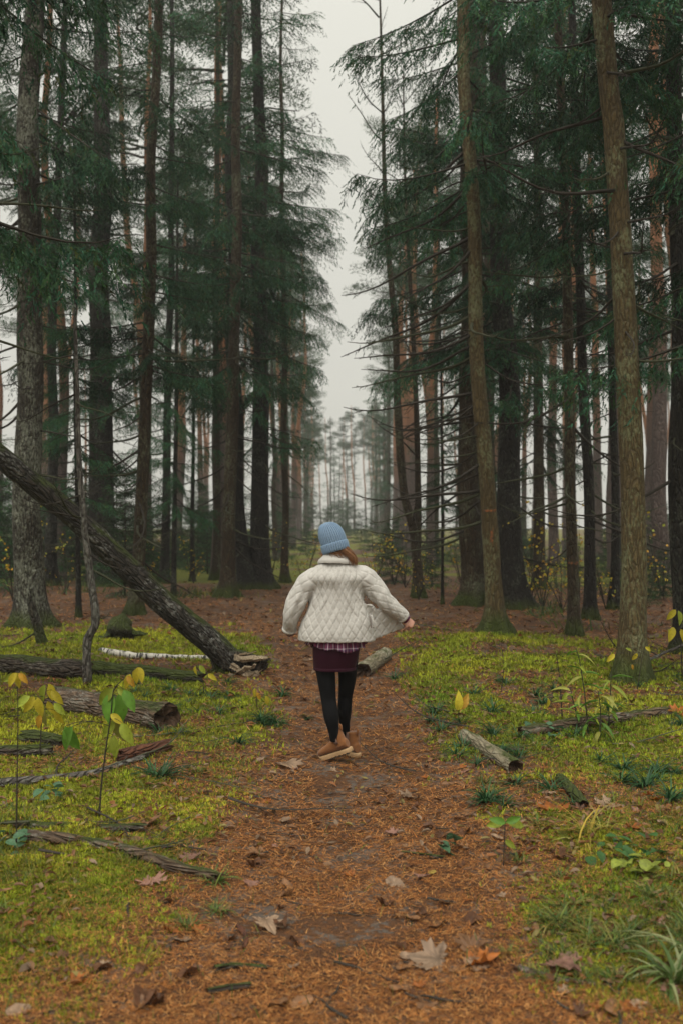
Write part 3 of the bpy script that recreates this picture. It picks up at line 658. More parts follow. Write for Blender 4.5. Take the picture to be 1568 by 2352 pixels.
# ------------------------------------------------------------------ logs and sticks on the floor
def end_cap(ring, ctr, axis, g, depth, r):
    """torn wood at a log's end: ring -> inner jagged ring -> hollow centre"""
    n = len(ring); i1 = ctr + (ring - ctr) * .78 + axis * g.uniform(-1.2, .1, (n, 1)) * depth; i2 = ctr + (ring - ctr) * .4 + axis * g.uniform(-2.2, -.9, (n, 1)) * depth
    V = np.vstack([ctr + (ring - ctr) * .99, i1, i2, ctr - axis * depth * 2.0]); j = np.arange(n); k = (j + 1) % n
    return V, [quads(3, n), np.stack([2 * n + j, 2 * n + k, np.full(n, 3 * n)], -1)]
def log_thing(pts, wpx, mat, label, name='log', cat='log', end='rotten_wood', seed=0, taper=.8, jag=.6, sink=.12, branches=0, ns=14, lift=None, group=None, ends=(1, 1)):
    """pts: picture positions along the axis; lies on the floor"""
    g = np.random.default_rng(seed + 5000)
    D0 = gp(*pts[len(pts) // 2]).y; r0 = wpx / 2 / FOC * D0
    P = [gp(px, py, r0 * (1 - 2 * sink)) if lift is None else gp(px, py, lift[i]) for i, (px, py) in enumerate(pts)]
    P = np.array([list(p) for p in P]); mid = P.mean(0); mid[2] -= r0
    t = thing(name, mid, label, cat, group); P = P - mid
    nr = max(14, int(np.linalg.norm(P[-1] - P[0]) / max(r0 * .45, .03))); nr = min(nr, 60)
    C = catmull(P, nr); C += .12 * r0 * np.stack([noise(np.stack([np.arange(nr) * .35, np.full(nr, seed), np.full(nr, k)], -1), seed) for k in range(3)], -1)
    r = r0 * np.linspace(1, taper, nr) * (1 + .08 * noise(np.stack([np.arange(nr) * .3, np.full(nr, seed), np.zeros(nr)], -1), seed + 3))
    V, F = tube(C, r, ns, .16, seed, False, 2.2 / r0 * .4)
    T, _, _ = frames(C); ax0, ax1 = -T[0], T[-1]
    V = V.reshape(nr, ns, 3); jg = g.uniform(-1, 1, (ns, 1)); V[-2] += ax1 * jg * r0 * jag * .5; V[-1] = V[-1] * (1 - .05 * jag) + C[-1] * .05 * jag + ax1 * (jg + .35 * g.normal(size=(ns, 1))) * r0 * jag; V[0] += ax0 * g.uniform(-1, 1, (ns, 1)) * r0 * jag
    axis_obj('bark', V.reshape(-1, 3), F, M[mat], t, C[0], C[-1])
    for e, (ring, c_, a_) in enumerate(((V[0], C[0], ax0), (V[-1], C[-1], ax1))):
        if ends[e]: v2, f2 = end_cap(ring, c_, a_, g, r0 * .5, r0); obj('broken_end', mesh('broken_end', v2, f2, [M[end]], smooth=False), t)
    for k in range(branches):
        i = int(g.integers(2, nr - 2)); a = g.random() * 6.28
        b_ = obj('branch', DEAD[int(g.integers(0, 7))], t, C[i]); b_.rotation_euler = (0, g.uniform(-.9, -.1), a); s_ = g.uniform(.25, .7); b_.scale = (s_,) * 3
    return t
log_thing([(-60, 1526), (60, 1528), (195, 1540)], 50, 'log_bark', 'thick dark log lying across the moss at the left under the leaning trunk', seed=1, branches=2)
log_thing([(214, 1538), (330, 1545), (466, 1556)], 38, 'mossy_log', 'moss-topped log running from the dead sapling to the splintered stump', seed=2, taper=.7)
log_thing([(232, 1496), (330, 1508), (482, 1512)], 17, 'birch_bark', 'thin peeling white birch log behind the mossy one', seed=3, end='raw_wood', ends=(0, 1))
log_thing([(130, 1606), (230, 1624), (330, 1640), (398, 1654)], 62, 'brown_log', 'thick rotting brown log with a hollow torn end in the moss', seed=4, taper=1.05, jag=.9)
log_thing([(58, 1692), (100, 1697), (150, 1702)], 36, 'mossy_log', 'short stubby mossy log between the rotting log and the dark one', seed=5)
log_thing([(-40, 1728), (50, 1725), (124, 1722)], 32, 'log_bark', 'short dark wet log beside the stubby mossy log', seed=6, branches=1)
log_thing([(272, 1738), (330, 1726), (384, 1714)], 28, 'red_wood', 'split piece of reddish bare wood behind the grey branch', 'wood_piece', 'wood', 'red_wood', seed=7, taper=1.2, jag=1.2)
log_thing([(-30, 1802), (90, 1792), (200, 1778), (290, 1752), (335, 1735), (352, 1712)], 22, 'grey_stick', 'long smooth grey branch with an upturned forked tip', 'fallen_branch', 'branch', seed=8, taper=.45, jag=.2, branches=2)
log_thing([(-20, 1896), (120, 1898), (230, 1902), (335, 1900)], 24, 'log_bark', 'dark branch lying just behind the long moss-streaked one', 'fallen_branch', 'branch', seed=9, taper=.8, branches=1)
log_thing([(60, 1918), (200, 1936), (300, 1955), (400, 1988), (500, 2014)], 31, 'brown_log', 'long brown decaying branch with moss streaks lying by the path edge', 'fallen_branch', 'branch', seed=10, taper=.75, jag=1.0, branches=1)
log_thing([(52, 1868), (110, 1865), (182, 1862)], 7, 'grey_stick', 'thin straight grey stick behind the dark branch', 'stick', 'stick', seed=11, ns=7)
log_thing([(1192, 1682), (1290, 1666), (1400, 1652), (1530, 1634)], 27, 'brown_log', 'long knotty brown log among the fallen leaves right of the path', seed=12, taper=.9, branches=2)
log_thing([(1066, 1690), (1120, 1722), (1182, 1762)], 33, 'pale_log', 'pale bare log with a dark hollow end pointing at the path', seed=13, taper=1.1, jag=.15)
log_thing([(1286, 1788), (1315, 1820), (1340, 1848)], 27, 'mossy_log', 'short greenish stub of wood beside the yellow grass', seed=14, taper=.9)
log_thing([(832, 1542), (858, 1522), (886, 1500)], 36, 'pale_log', 'short weathered log lying at the path side beyond the walker', seed=15, taper=.85, branches=1, jag=.8)
log_thing([(1130, 1716), (1165, 1722), (1215, 1716)], 15, 'log_bark', 'short dark stick behind the pale hollow log', 'stick', 'stick', seed=16)
log_thing([(922, 1958), (970, 1964), (1022, 1970)], 11, 'log_bark', 'short dark straight stick lying on the path', 'stick', 'stick', seed=17, ns=8, jag=.3)
log_thing([(1190, 2222), (1270, 2245), (1365, 2262)], 16, 'brown_log', 'crooked tan stick at the path edge below the curled maple leaf', 'stick', 'stick', seed=18, ns=8)
log_thing([(490, 2225), (540, 2218), (610, 2222)], 17, 'log_bark', 'dark stick lying on the needles in the foreground', 'stick', 'stick', seed=19, ns=8)
log_thing([(480, 2278), (530, 2268), (575, 2262)], 18, 'log_bark', 'short thick dark stick next to the other foreground one', 'stick', 'stick', seed=20, ns=8)
log_thing([(545, 2128), (562, 2142), (566, 2160), (560, 2178)], 13, 'red_wood', 'small curved orange-brown piece of bark on the path', 'bark_piece', 'bark', 'red_wood', seed=21, ns=8)
log_thing([(1440, 1536), (1500, 1510), (1575, 1478)], 7, 'grey_stick', 'bare grey branch on the brush heap right of the big mottled trunk', 'fallen_branch', 'branch', seed=22, ns=6, lift=[.02, .12, .25], branches=3)
log_thing([(1450, 1552), (1520, 1530), (1590, 1520)], 8, 'log_bark', 'dark branch low in the brush heap by the mottled trunk', 'fallen_branch', 'branch', seed=23, ns=6, branches=3)
# loose sticks on the path and verge
g = np.random.default_rng(31)
STICK = []
for i in range(4):
    q = np.linspace(0, 1, 7)[:, None]; P = np.array([[-.5, 0, 0]]) + q * np.array([[1., 0, 0]]) + g.normal(0, .02, (7, 3))
    V, F = tube(P, .035 * (1 - .5 * q[:, 0]), 6, .2, i); STICK.append(mesh('stick', V, F, [M['twig' if i % 2 else 'grey_stick']]))
for k in range(110):
    px, py = g.uniform(40, 1540), (1500 if k < 60 else 1385) + (840 if k < 60 else 120) * g.random() ** .8; p = gp(px, py, .008)
    s_ = g.uniform(.08, .34)
    o = obj('twig', STICK[k % 4], None, p, 'small broken twig lying loose on the needle floor', 'twig', 'loose twigs on the floor'); o.scale = (s_, s_ * .6, s_ * .6); o.rotation_euler = (0, g.normal(0, .06), g.random() * 6.28)

# thin dead branches brought down from the spruces
g = np.random.default_rng(77)
for k in range(46):
    if k < 24: px, py, lab, gr = g.uniform(0, 560), g.uniform(1440, 1960), 'thin dead branch lying on moss among the left-hand logs', 'dead branches by the left logs'
    elif k < 34: px, py, lab, gr = g.uniform(1440, 1568), g.uniform(1490, 1600), 'bare thin branch in the brush heap by the mottled trunk', 'branches of the brush heap'
    else: px, py, lab, gr = g.uniform(940, 1560), g.uniform(1410, 1800), 'thin dead branch lying among leaves right of the path', 'dead branches on the right verge'
    o = obj('fallen_branch', DEAD[int(g.integers(0, 7))], None, gp(px, py, g.uniform(.02, .06)), lab, 'branch', gr); s_ = g.uniform(.35, .95); o.scale = (s_, s_, s_ * .5); o.rotation_euler = (g.uniform(-.3, .3), g.uniform(-.12, -.02), g.random() * 6.28)

# the leaning broken trunk
D1 = gp(535, 1545).y
t = thing('leaning_trunk', gp(535, 1545), 'broken dark trunk leaning left across the clearing from its splintered base', 'tree trunk')
org = np.array(list(t.location))
pts = [(540, 1528), (470, 1462), (380, 1388), (270, 1282), (160, 1178), (60, 1098), (-20, 1030), (-220, 870), (-450, 690)]
P = np.array([list(at(px, py, D1 - .12 * i)) for i, (px, py) in enumerate(pts)]) - org
C = catmull(P, 80); u = np.linspace(0, 1, 80); rad = np.interp(u, [0, .1, .3, .6, 1], [.138, .138, .128, .108, .07])
V, F = tube(C, rad, 22, .12, 9, False, 5); V = V.reshape(80, 22, 3); g = np.random.default_rng(9)
V[0] += g.uniform(-.10, .14, (22, 1)) * unit(C[0] - C[3]); axis_obj('bark', V.reshape(-1, 3), F, M['leaning_bark'], t, C[0], C[60])
# shattered foot: wedges of torn wood, some prised aside
def splinter(a, b, w0, w1, mat, seed, flat=.5):
    g = np.random.default_rng(seed); a, b = np.array(a, float), np.array(b, float); q = np.linspace(0, 1, 7)[:, None]
    C = a + (b - a) * q + g.normal(0, .012, (7, 3)); T, Nn, B = frames(C); th = np.linspace(0, 6.283, 8, endpoint=False)
    w = (w0 + (w1 - w0) * q) * (1 + .30 * g.normal(size=(1, 8)) + .16 * g.normal(size=(7, 8))).clip(.35, 1.7); w[-1] *= g.uniform(.1, .7, 8)
    V = C[:, None] + (Nn[:, None] * np.cos(th)[None, :, None] * w[..., None] + B[:, None] * np.sin(th)[None, :, None] * flat * w[..., None])
    V = V.reshape(-1, 3); j = np.arange(8); k = (j + 1) % 8
    return mesh('splinter', np.vstack([V, C[-1], C[0]]), [quads(7, 8), np.stack([48 + j, 48 + k, np.full(8, 56)], -1), np.stack([k, j, np.full(8, 57)], -1)], [mat], smooth=False)
lp = lambda px, py, dd=0: np.array(list(at(px, py, D1 + dd))) - org
for a, b_, w0, w1, mm, sd_, fl in [
    (lp(525, 1505, 0), lp(618, 1528, -.05), .14, .10, 'log_bark', 1, .8), (lp(545, 1545, -.1), lp(606, 1560, -.2), .09, .06, 'rotten_wood', 2, .7),
    (lp(540, 1512, -.16), lp(612, 1512, -.2), .075, .05, 'raw_wood', 3, .5), (lp(535, 1532, -.22), lp(596, 1548, -.25), .06, .03, 'raw_wood', 4, .5),
    (lp(500, 1490, .02), lp(492, 1576, -.06), .11, .06, 'mossy_log', 5, .8), (lp(498, 1574, -.22), lp(568, 1556, -.26), .065, .03, 'raw_wood', 6, .55),
    (lp(520, 1540, 0), lp(545, 1574, -.05), .15, .10, 'mossy_log', 7, .8), (lp(553, 1540, -.26), lp(590, 1528, -.36), .045, .015, 'raw_wood', 8, .6),
    (lp(535, 1545, -.24), lp(508, 1582, -.28), .06, .03, 'raw_wood', 10, .5), (lp(580, 1545, -.1), lp(602, 1572, -.15), .06, .015, 'rotten_wood', 11, .7),
    (lp(540, 1505, -.1), lp(590, 1498, -.12), .05, .01, 'raw_wood', 12, .4), (lp(560, 1550, -.28), lp(600, 1540, -.3), .04, .008, 'raw_wood', 13, .4), (lp(525, 1560, -.26), lp(560, 1578, -.3), .05, .01, 'raw_wood', 14, .4), (lp(590, 1520, -.1), lp(622, 1516, -.12), .06, .01, 'log_bark', 15, .6)]:
    obj('splinter', splinter(a, b_, w0, w1, M[mm], sd_, fl), t)
# standing dead sapling crossing the dark log, and a short leaning snag
def snag(pts, wpx, label, mat, seed, D=None, nb=8, taper=.6, name='dead_sapling', cat='dead tree'):
    b0 = gp(*pts[0]); D = b0.y; t = thing(name, b0, label, cat); o = np.array(list(b0)); g = np.random.default_rng(seed)
    C = catmull(np.array([list(at(px, py, D)) for px, py in pts]) - o, 50); C[0, 2] -= .06; r = wpx / 2 / FOC * D * np.linspace(1.1, taper, 50); V, F = tube(C, r, 12, .25, seed, True, 9); obj('trunk', mesh('trunk', V, F, [M[mat]]), t)
    for k in range(nb):
        i = int(g.integers(8, 50)); b_ = obj('branch', DEAD[int(g.integers(0, 7))], t, C[i]); b_.rotation_euler = (0, g.uniform(-.5, .3), g.random() * 6.28); s_ = g.uniform(.25, .9); b_.scale = (s_,) * 3
    return t
snag([(202, 1576), (200, 1500), (204, 1462), (220, 1430), (212, 1350), (200, 1260), (192, 1180), (182, 1050), (178, 900), (172, 700)], 20, 'crooked dead sapling with a bent foot standing before the dark log', 'grey_stick', 61, nb=12, taper=.35)
snag([(100, 1484), (88, 1440), (76, 1400), (68, 1350)], 26, 'short lichen-spotted snag leaning on the thick whitened trunk', 'lichen_bark', 62, nb=3)
# moss-covered stump
p = gp(272, 1468); t = thing('mossy_stump', p, 'low stump wrapped in green moss below the slender grey spruce', 'stump')
C = np.array([[0, 0, -.1], [.02, 0, .05], [.04, 0, .16], [.09, .02, .24], [.12, .02, .27]]); C = catmull(C, 16); V, F = tube(C, np.interp(np.linspace(0, 1, 16), [0, .3, .8, 1], [.25, .20, .15, .08]), 24, .75, 71, True, 6); obj('stump', mesh('stump', V, F, [M['mossy_log']]), t)
obj('root', splinter((.05, 0, .12), (.42, -.05, .06), .07, .025, M['mossy_log'], 72, .8), t); obj('root', splinter((-.05, -.1, .08), (-.3, -.2, -.02), .07, .03, M['mossy_log'], 73, .8), t)

# ------------------------------------------------------------------ leaves
def leaf_outline(kind):
    if kind == 'maple':
        a = np.radians([-90, -80, -62, -52, -38, -28, -12, 8, 18, 30, 42, 55, 62, 72, 82, 90]); r = np.array([.12, .38, .30, .52, .42, .74, .86, .52, .98, .80, 1.0, .58, .66, .80, .94, 1.12])
        x = np.cos(a) * r * .9; y = np.sin(a) * r
        return np.concatenate([np.stack([x, y], -1), np.stack([-x[-2:0:-1], y[-2:0:-1]], -1)]) * .5
    t = np.linspace(0, np.pi, 9); x = .26 * np.sin(t) ** .8; y = -.5 * np.cos(t) + .0
    return np.concatenate([np.stack([x, y], -1), np.stack([-x[-2:0:-1], y[-2:0:-1]], -1)])
def leaf_mesh(kind, colr, seed, curl=.5, name='leaf'):
    g = np.random.default_rng(seed); o = leaf_outline(kind); n = len(o); ctr = np.array([[0, -.05]]); inn = ctr + (o - ctr) * .55
    P = np.vstack([o, inn, ctr]); zz_ = .16 * curl * noise(np.column_stack([P * 3.2, np.full(len(P), seed * 1.7)]), seed); z = zz_ + curl * (np.abs(P[:, 0]) ** 1.5) * 1.1 + curl * .35 * P[:, 1] ** 2 * g.choice([-1, 1]) + .05 * g.normal(size=len(P)) * curl
    V = np.column_stack([P, z]); j = np.arange(n); k = (j + 1) % n
    c = np.array(colr) * (1 + .22 * g.normal(size=(len(V), 1))).clip(.5, 1.5)
    return mesh(name, V, [np.stack([j, k, n + k, n + j], -1), np.stack([n + j, n + k, np.full(n, 2 * n)], -1)], [M['leaf']], c, True)
TAN, PALE, BRN, ORG, YEL, GRN, PINK = (.24, .125, .06), (.31, .21, .135), (.12, .055, .027), (.32, .105, .022), (.38, .27, .06), (.17, .32, .035), (.27, .145, .105)
FL = {k: leaf_mesh(kd, c, i, cu) for i, (k, kd, c, cu) in enumerate([('tan maple', 'maple', TAN, .5), ('pale maple', 'maple', PALE, .4), ('brown maple', 'maple', BRN, .9), ('orange maple', 'maple', ORG, .7), ('pinkish maple', 'maple', PINK, .5),
      ('tan oval', 'oval', TAN, .6), ('brown oval', 'oval', BRN, 1.0), ('yellow oval', 'oval', YEL, .5), ('pale oval', 'oval', PALE, .6)])}
g = np.random.default_rng(55)
def fallen(kind, p, s, label, group=None, tilt=.15):
    o = obj('fallen_leaf', FL[kind], None, p, label, 'leaf', group); o.scale = (s, s, s); o.rotation_euler = (g.normal(0, tilt), g.normal(0, tilt), g.random() * 6.28); return o
for kind, px, py, wpx, lab in [('pale maple', 1000, 2205, 118, 'large pale maple leaf flat on the path, left of the orange one'), ('orange maple', 1095, 2210, 100, 'large orange-brown maple leaf folded on the path'), ('tan maple', 1080, 2172, 90, 'tan maple leaf tucked behind the folded orange one'),
      ('pinkish maple', 1280, 2218, 120, 'curled pinkish maple leaf beside the crooked tan stick'), ('pinkish maple', 350, 2030, 90, 'pinkish leaf flat on needles below the long decaying branch'), ('tan maple', 335, 1885, 100, 'large tan leaf beside the dark branch by the moss'),
      ('pinkish maple', 440, 1968, 62, 'pinkish leaf standing on edge near the grass by the path'), ('orange maple', 1272, 1862, 90, 'big rust-orange maple leaf left of the yellow grass'), ('pale maple', 612, 2118, 90, 'pale torn leaf on the path beside the curved bark'),
      ('pale maple', 1385, 1850, 80, 'pale yellowish leaf below the greenish stub'), ('tan maple', 600, 1962, 70, 'tan leaf lying in the middle of the needle path'), ('pale oval', 655, 1885, 40, 'small grey-white leaf on the path below the walker'),
      ('pale maple', 660, 1756, 80, 'flat pale leaf on the path left of the boots'), ('orange maple', 1555, 1640, 70, 'orange leaf caught on the end of the long knotty log'), ('brown oval', 335, 2290, 90, 'brown folded leaf in the lower foreground needles'), ('pale maple', 935, 1830, 75, 'pale leaf pressed into the path right of the boots')]:
    p = gp(px, py, .014); fallen(kind, p, wpx / FOC * p.y * 1.05, lab, None, .12)
kinds = list(FL); cnt = {}
for k in range(280):
    if k < 165: px, py = g.uniform(900, 1568), 1470 + 860 * g.random() ** 1.1
    elif k < 235: px, py = g.uniform(0, 700), 1480 + 860 * g.random()
    else: px, py = g.uniform(560, 1050), 1500 + 800 * g.random() ** 1.3
    kind = kinds[g.choice(len(kinds), p=[.2, .1, .21, .08, .08, .14, .12, .01, .06])]; p = gp(px, py, .010)
    fallen(kind, p, g.uniform(.05, .12), f'fallen {kind} leaf lying among the floor litter', f'fallen {kind} leaves', .2)
# far leaf litter too small to tell apart
x, y, g2 = scatter(8500, 8, 5, 27, .9); xv_, yv_, _ = scatter(5200, 18, 3.6, 11, 1.3); kv = ((xv_ > .75) & (n2(xv_, yv_, 1.2, 3, 44) > -.15)) | (xv_ < -.9) & (n2(xv_, yv_, 1.2, 3, 45) > .15); x = np.concatenate([x, xv_[kv]]); y = np.concatenate([y, yv_[kv]]); n = len(x); a = g2.random(n) * 6.28; s = (g2.uniform(.014, .038, n) * np.clip(y / 9, .8, 1.6))[:, None]
e1 = np.stack([np.cos(a), np.sin(a), g2.normal(0, .3, n)], -1) * s; e2 = np.stack([-np.sin(a), np.cos(a), g2.normal(0, .3, n)], -1) * s * .42; p = np.stack([x, y, gz(x, y) + .016], -1); lift_ = np.zeros((n, 3)); lift_[:, 2] = g2.uniform(-.1, .5, n) * s[:, 0]
obj('leaf_litter', mesh('leaf_litter', np.stack([p - e1, p - e1 * .35 - e2 + lift_, p + e1 * .35 - e2 * .8 + lift_, p + e1 * 1.1, p + e1 * .3 + e2 * .9 + lift_, p - e1 * .45 + e2 * .8 + lift_], 1).reshape(-1, 3), [np.concatenate([np.arange(n)[:, None] * 6 + np.array([0, 1, 2, 3]), np.arange(n)[:, None] * 6 + np.array([0, 3, 4, 5])])], [M['leaf']], np.repeat(pick(g2, n, [TAN, BRN, (.24, .165, .105), BRN, (.24, .095, .03), (.20, .11, .055), (.24, .19, .06)], .3), 6, 0), False), kind='stuff', label='scattered small dead leaves over the forest floor', cat='leaves')

# ------------------------------------------------------------------ plants
def plant_leaf(colr, seed, droop=.5):
    """leaf hanging from its stalk at the origin, along +y, folded at the midrib and arched"""
    g = np.random.default_rng(seed); t = np.linspace(0, 1, 8); wv = .24 * np.sin(np.pi * t ** .85) ** .85 + .004; V = []
    for ti, wi in zip(t, wv):
        z = -droop * ti ** 2 * .6
        V += [[-wi, ti, z + wi * .35], [-wi * .5, ti, z + wi * .12], [0, ti, z], [wi * .5, ti, z + wi * .12], [wi, ti, z + wi * .35]]
    V = np.array(V); c = np.array(colr) * (1 + .12 * g.normal(size=(len(V), 1))).clip(.6, 1.4)
    return mesh('leaf', V, [quads(8, 5, False)], [M['leaf']], c, True)
PL = {'green': plant_leaf((.11, .235, .028), 1), 'lime': plant_leaf((.26, .31, .035), 2), 'yellow': plant_leaf((.50, .41, .035), 3, .8), 'gold': plant_leaf((.48, .27, .03), 4, .6), 'dull': plant_leaf((.30, .30, .06), 5, .9)}
def sapling(stem, leaves, label, seed, D=None, wpx=5, name='sapling', cat='sapling', side_twigs=2):
    b0 = gp(*stem[0]); D = b0.y; o = np.array(list(b0)); g = np.random.default_rng(seed); t = thing(name, b0, label, cat)
    C = catmull(np.array([list(at(px, py, D)) for px, py in stem]) - o, 24); C[0, 2] -= .03; V, F = tube(C, wpx / 2.6 / FOC * D * np.linspace(1.1, .4, 24), 6, .1, seed); obj('stem', mesh('stem', V, F, [M['twig']]), t)
    for px, py, lpx, ang, k in leaves:
        p = np.array(list(at(px, py, D + g.normal(0, .05)))) - o
        j = C[np.argmin(np.linalg.norm(C - p, axis=1))]
        if np.linalg.norm(j - p) > .015:
            q = np.linspace(0, 1, 6)[:, None]; V, F = tube(j + (p - j) * q + np.array([0, 0, .12 * np.linalg.norm(p - j)]) * np.sin(np.pi * q), .0018, 4, caps=False); obj('stalk', mesh('stalk', V, F, [M['twig']]), t)
        L = lpx / FOC * D; f = obj('leaf', PL[k], t, p); f.scale = (L, L, L)
        a = R(ang)                                             # direction in the upright plane: 0 = down, + = to the right
        dv = Vector((math.sin(a), g.uniform(-.45, .05), -math.cos(a))).normalized(); f.rotation_mode = 'QUATERNION'
        nrm = Vector((g.normal(0, .35), -1, g.uniform(.1, .6))).normalized(); xv = dv.cross(nrm).normalized(); zv = xv.cross(dv)
        f.rotation_quaternion = Matrix((xv, dv, zv)).transposed().to_quaternion()
    return t
sapling([(228, 1880), (234, 1800), (244, 1720), (256, 1640), (262, 1585), (290, 1555), (318, 1530)], [(258, 1590, 70, -10, 'green'), (275, 1592, 72, 8, 'green'), (285, 1585, 55, 35, 'green'), (262, 1580, 58, -45, 'lime'), (270, 1580, 40, 60, 'lime'), (316, 1532, 38, -10, 'yellow'), (318, 1532, 36, 30, 'yellow'), (300, 1548, 34, -20, 'yellow'), (292, 1552, 30, 40, 'gold'),
    (262, 1655, 45, -30, 'lime'), (268, 1650, 58, 10, 'dull'), (280, 1660, 55, 30, 'lime'), (262, 1690, 50, 5, 'lime'), (150, 1668, 62, 28, 'green'), (168, 1668, 62, -28, 'green'), (255, 1640, 36, 60, 'yellow')], 'sapling with big hanging green and yellow leaves before the rotting log', 81, wpx=6)
sapling([(92, 1740), (95, 1680), (100, 1620), (110, 1575)], [(112, 1570, 42, 20, 'yellow'), (105, 1572, 44, -20, 'lime'), (120, 1585, 40, 40, 'yellow'), (80, 1600, 42, -30, 'yellow'), (70, 1598, 40, -55, 'lime'), (88, 1602, 44, 10, 'yellow'), (110, 1610, 40, 30, 'yellow'), (125, 1615, 36, 45, 'lime'), (100, 1625, 40, 0, 'dull'), (128, 1632, 36, 20, 'yellow'), (96, 1640, 36, -20, 'gold')], 'sapling with a cluster of drooping yellow leaves left of the green-leaved one', 82, wpx=4)
sapling([(38, 1960), (40, 1800), (42, 1650), (40, 1545)], [(38, 1545, 34, -30, 'yellow'), (40, 1545, 34, 10, 'yellow'), (44, 1546, 30, 45, 'gold'), (34, 1550, 30, -60, 'lime')], 'tall thin bare sapling topped by a few yellow leaves at the left', 83, wpx=5)
sapling([(470, 1600), (465, 1560), (452, 1530)], [(450, 1530, 22, -10, 'yellow'), (458, 1528, 24, 40, 'lime'), (478, 1548, 24, 60, 'yellow')], 'tiny sapling with lime leaves in front of the mossy log end', 84, wpx=3)
sapling([(592, 1632), (590, 1605), (588, 1580)], [(588, 1580, 22, -15, 'yellow'), (590, 1590, 20, 30, 'gold'), (612, 1598, 22, 10, 'yellow')], 'tiny yellow-leaved sprout near the splintered base', 85, wpx=3)
sapling([(1053, 1650), (1052, 1625)], [(1050, 1632, 42, 172, 'yellow'), (1056, 1630, 40, 150, 'gold')], 'upright pair of golden leaves on a short stalk right of the walker', 86, wpx=3)
sapling([(1150, 1590), (1155, 1530), (1150, 1480)], [(1152, 1545, 16, 30, 'yellow'), (1160, 1520, 16, -20, 'lime')], 'bare twiggy sapling by the moss below the pale spruce', 87, wpx=3)
sapling([(1290, 1650), (1284, 1560), (1276, 1500)], [(1282, 1555, 20, 30, 'lime'), (1300, 1590, 22, -30, 'lime'), (1270, 1590, 22, 30, 'lime'), (1258, 1605, 22, 0, 'yellow')], 'dark bare twig with pale lime leaves before the tall herb', 88, wpx=4)
sapling([(1462, 1585), (1470, 1530), (1478, 1490)], [(1480, 1486, 18, 60, 'yellow'), (1462, 1500, 20, -30, 'yellow'), (1435, 1488, 16, 70, 'lime'), (1410, 1502, 24, -50, 'yellow'), (1450, 1526, 12, 10, 'gold')], 'small shrub with yellow leaves against the mottled trunk', 89, wpx=3)
sapling([(1566, 1560), (1560, 1450), (1552, 1400)], [(1550, 1400, 30, -40, 'yellow'), (1556, 1402, 34, 10, 'lime'), (1545, 1440, 34, -20, 'yellow'), (1560, 1445, 36, 30, 'yellow'), (1566, 1430, 30, 60, 'lime')], 'yellow-leaved shrub at the foot of the dark right-hand spruce', 90, wpx=4)
sapling([(1155, 1990), (1157, 1930), (1160, 1880)], [(1158, 1885, 44, -75, 'lime'), (1162, 1885, 46, 75, 'lime'), (1160, 1890, 38, -110, 'green'), (1160, 1888, 36, 110, 'green'), (1158, 1930, 30, 60, 'lime')], 'small pale green seedling with spread leaves at the path edge', 91, wpx=4)
# tall herb with slender leaves
def herb(stem, n, label, seed, lpx=46, k=('lime', 'dull', 'green'), wpx=4, cat='herb'):
    b0 = gp(*stem[0]); D = b0.y; o = np.array(list(b0)); g = np.random.default_rng(seed); t = thing('leafy_herb', b0, label, cat); C = catmull(np.array([list(at(px, py, D)) for px, py in stem]) - o, 24); C[0, 2] -= .03
    V, F = tube(C, wpx / 2 / FOC * D * np.linspace(1.1, .4, 24), 5); obj('stem', mesh('stem', V, F, [M['green_twig']]), t)
    for i in range(n):
        p = C[int(3 + 20 * i / n)]; L = lpx / FOC * D * g.uniform(.7, 1.2); f = obj('leaf', PL[k[int(g.integers(0, len(k)))]], t, p); f.scale = (L * .45, L, L); f.rotation_euler = (g.uniform(-.5, .5), g.normal(0, .3), i * 2.4 + g.normal(0, .3))
    return t
for i, (st, n, lab) in enumerate([([(1350, 1690), (1342, 1600), (1330, 1520), (1322, 1490)], 22, 'tall pale green herb with slender leaves between log and mottled trunk'), ([(1395, 1680), (1400, 1610), (1402, 1545)], 16, 'leaning slender-leaved herb just left of the mottled trunk'), ([(1375, 1700), (1378, 1640), (1372, 1585)], 14, 'shorter pale herb growing behind the long knotty log'), ([(1330, 1668), (1318, 1620), (1308, 1580)], 12, 'small bushy herb in front of the grey-footed pole')]): herb(st, n, lab, 95 + i)

def tuft_mesh(seed, n, L, wd, cols, spread=1.0, name='grass_tuft', bend=.45, mat='grass'):
    """curving strap blades from one root"""
    g = np.random.default_rng(seed); V = []; C = []; S = 6
    for i in range(n):
        a = g.random() * 6.28; tl = g.uniform(.1, 1.0) * spread; l = L * g.uniform(.5, 1.1); w_ = wd * g.uniform(.7, 1.2); h = np.array([math.cos(a), math.sin(a), 0]); sdv = np.array([-math.sin(a), math.cos(a), 0]); bd = bend * g.uniform(.5, 1.6); c = np.array(cols[int(g.integers(0, len(cols)))]) * g.uniform(.7, 1.25)
        b0 = np.array([g.normal(0, .02), g.normal(0, .02), -.01])
        for s in np.linspace(0, 1, S):
            th_ = tl + bd * s * 1.6; p = b0 + h * l * s * math.sin(min(th_, 2.2)) + UP * l * s * (math.cos(th_) * .9 + .1); ww = w_ * (1 - s ** 2.2) + .0004
            V += [p - sdv * ww, p, p + sdv * ww]; C += [c, c * .85, c]
    F = np.concatenate([quads(S, 3, False) + i * S * 3 for i in range(n)]); V = np.array(V)
    V[1::3, 2] -= wd * .4
    return mesh(name, V, [F], [M[mat]], np.array(C), True)
DG = [(.035, .095, .035), (.05, .125, .04), (.028, .075, .035)]; LG = [(.095, .16, .03), (.15, .19, .035), (.07, .125, .03), (.22, .20, .05)]; YG = [(.50, .36, .05), (.42, .34, .06), (.30, .32, .06)]
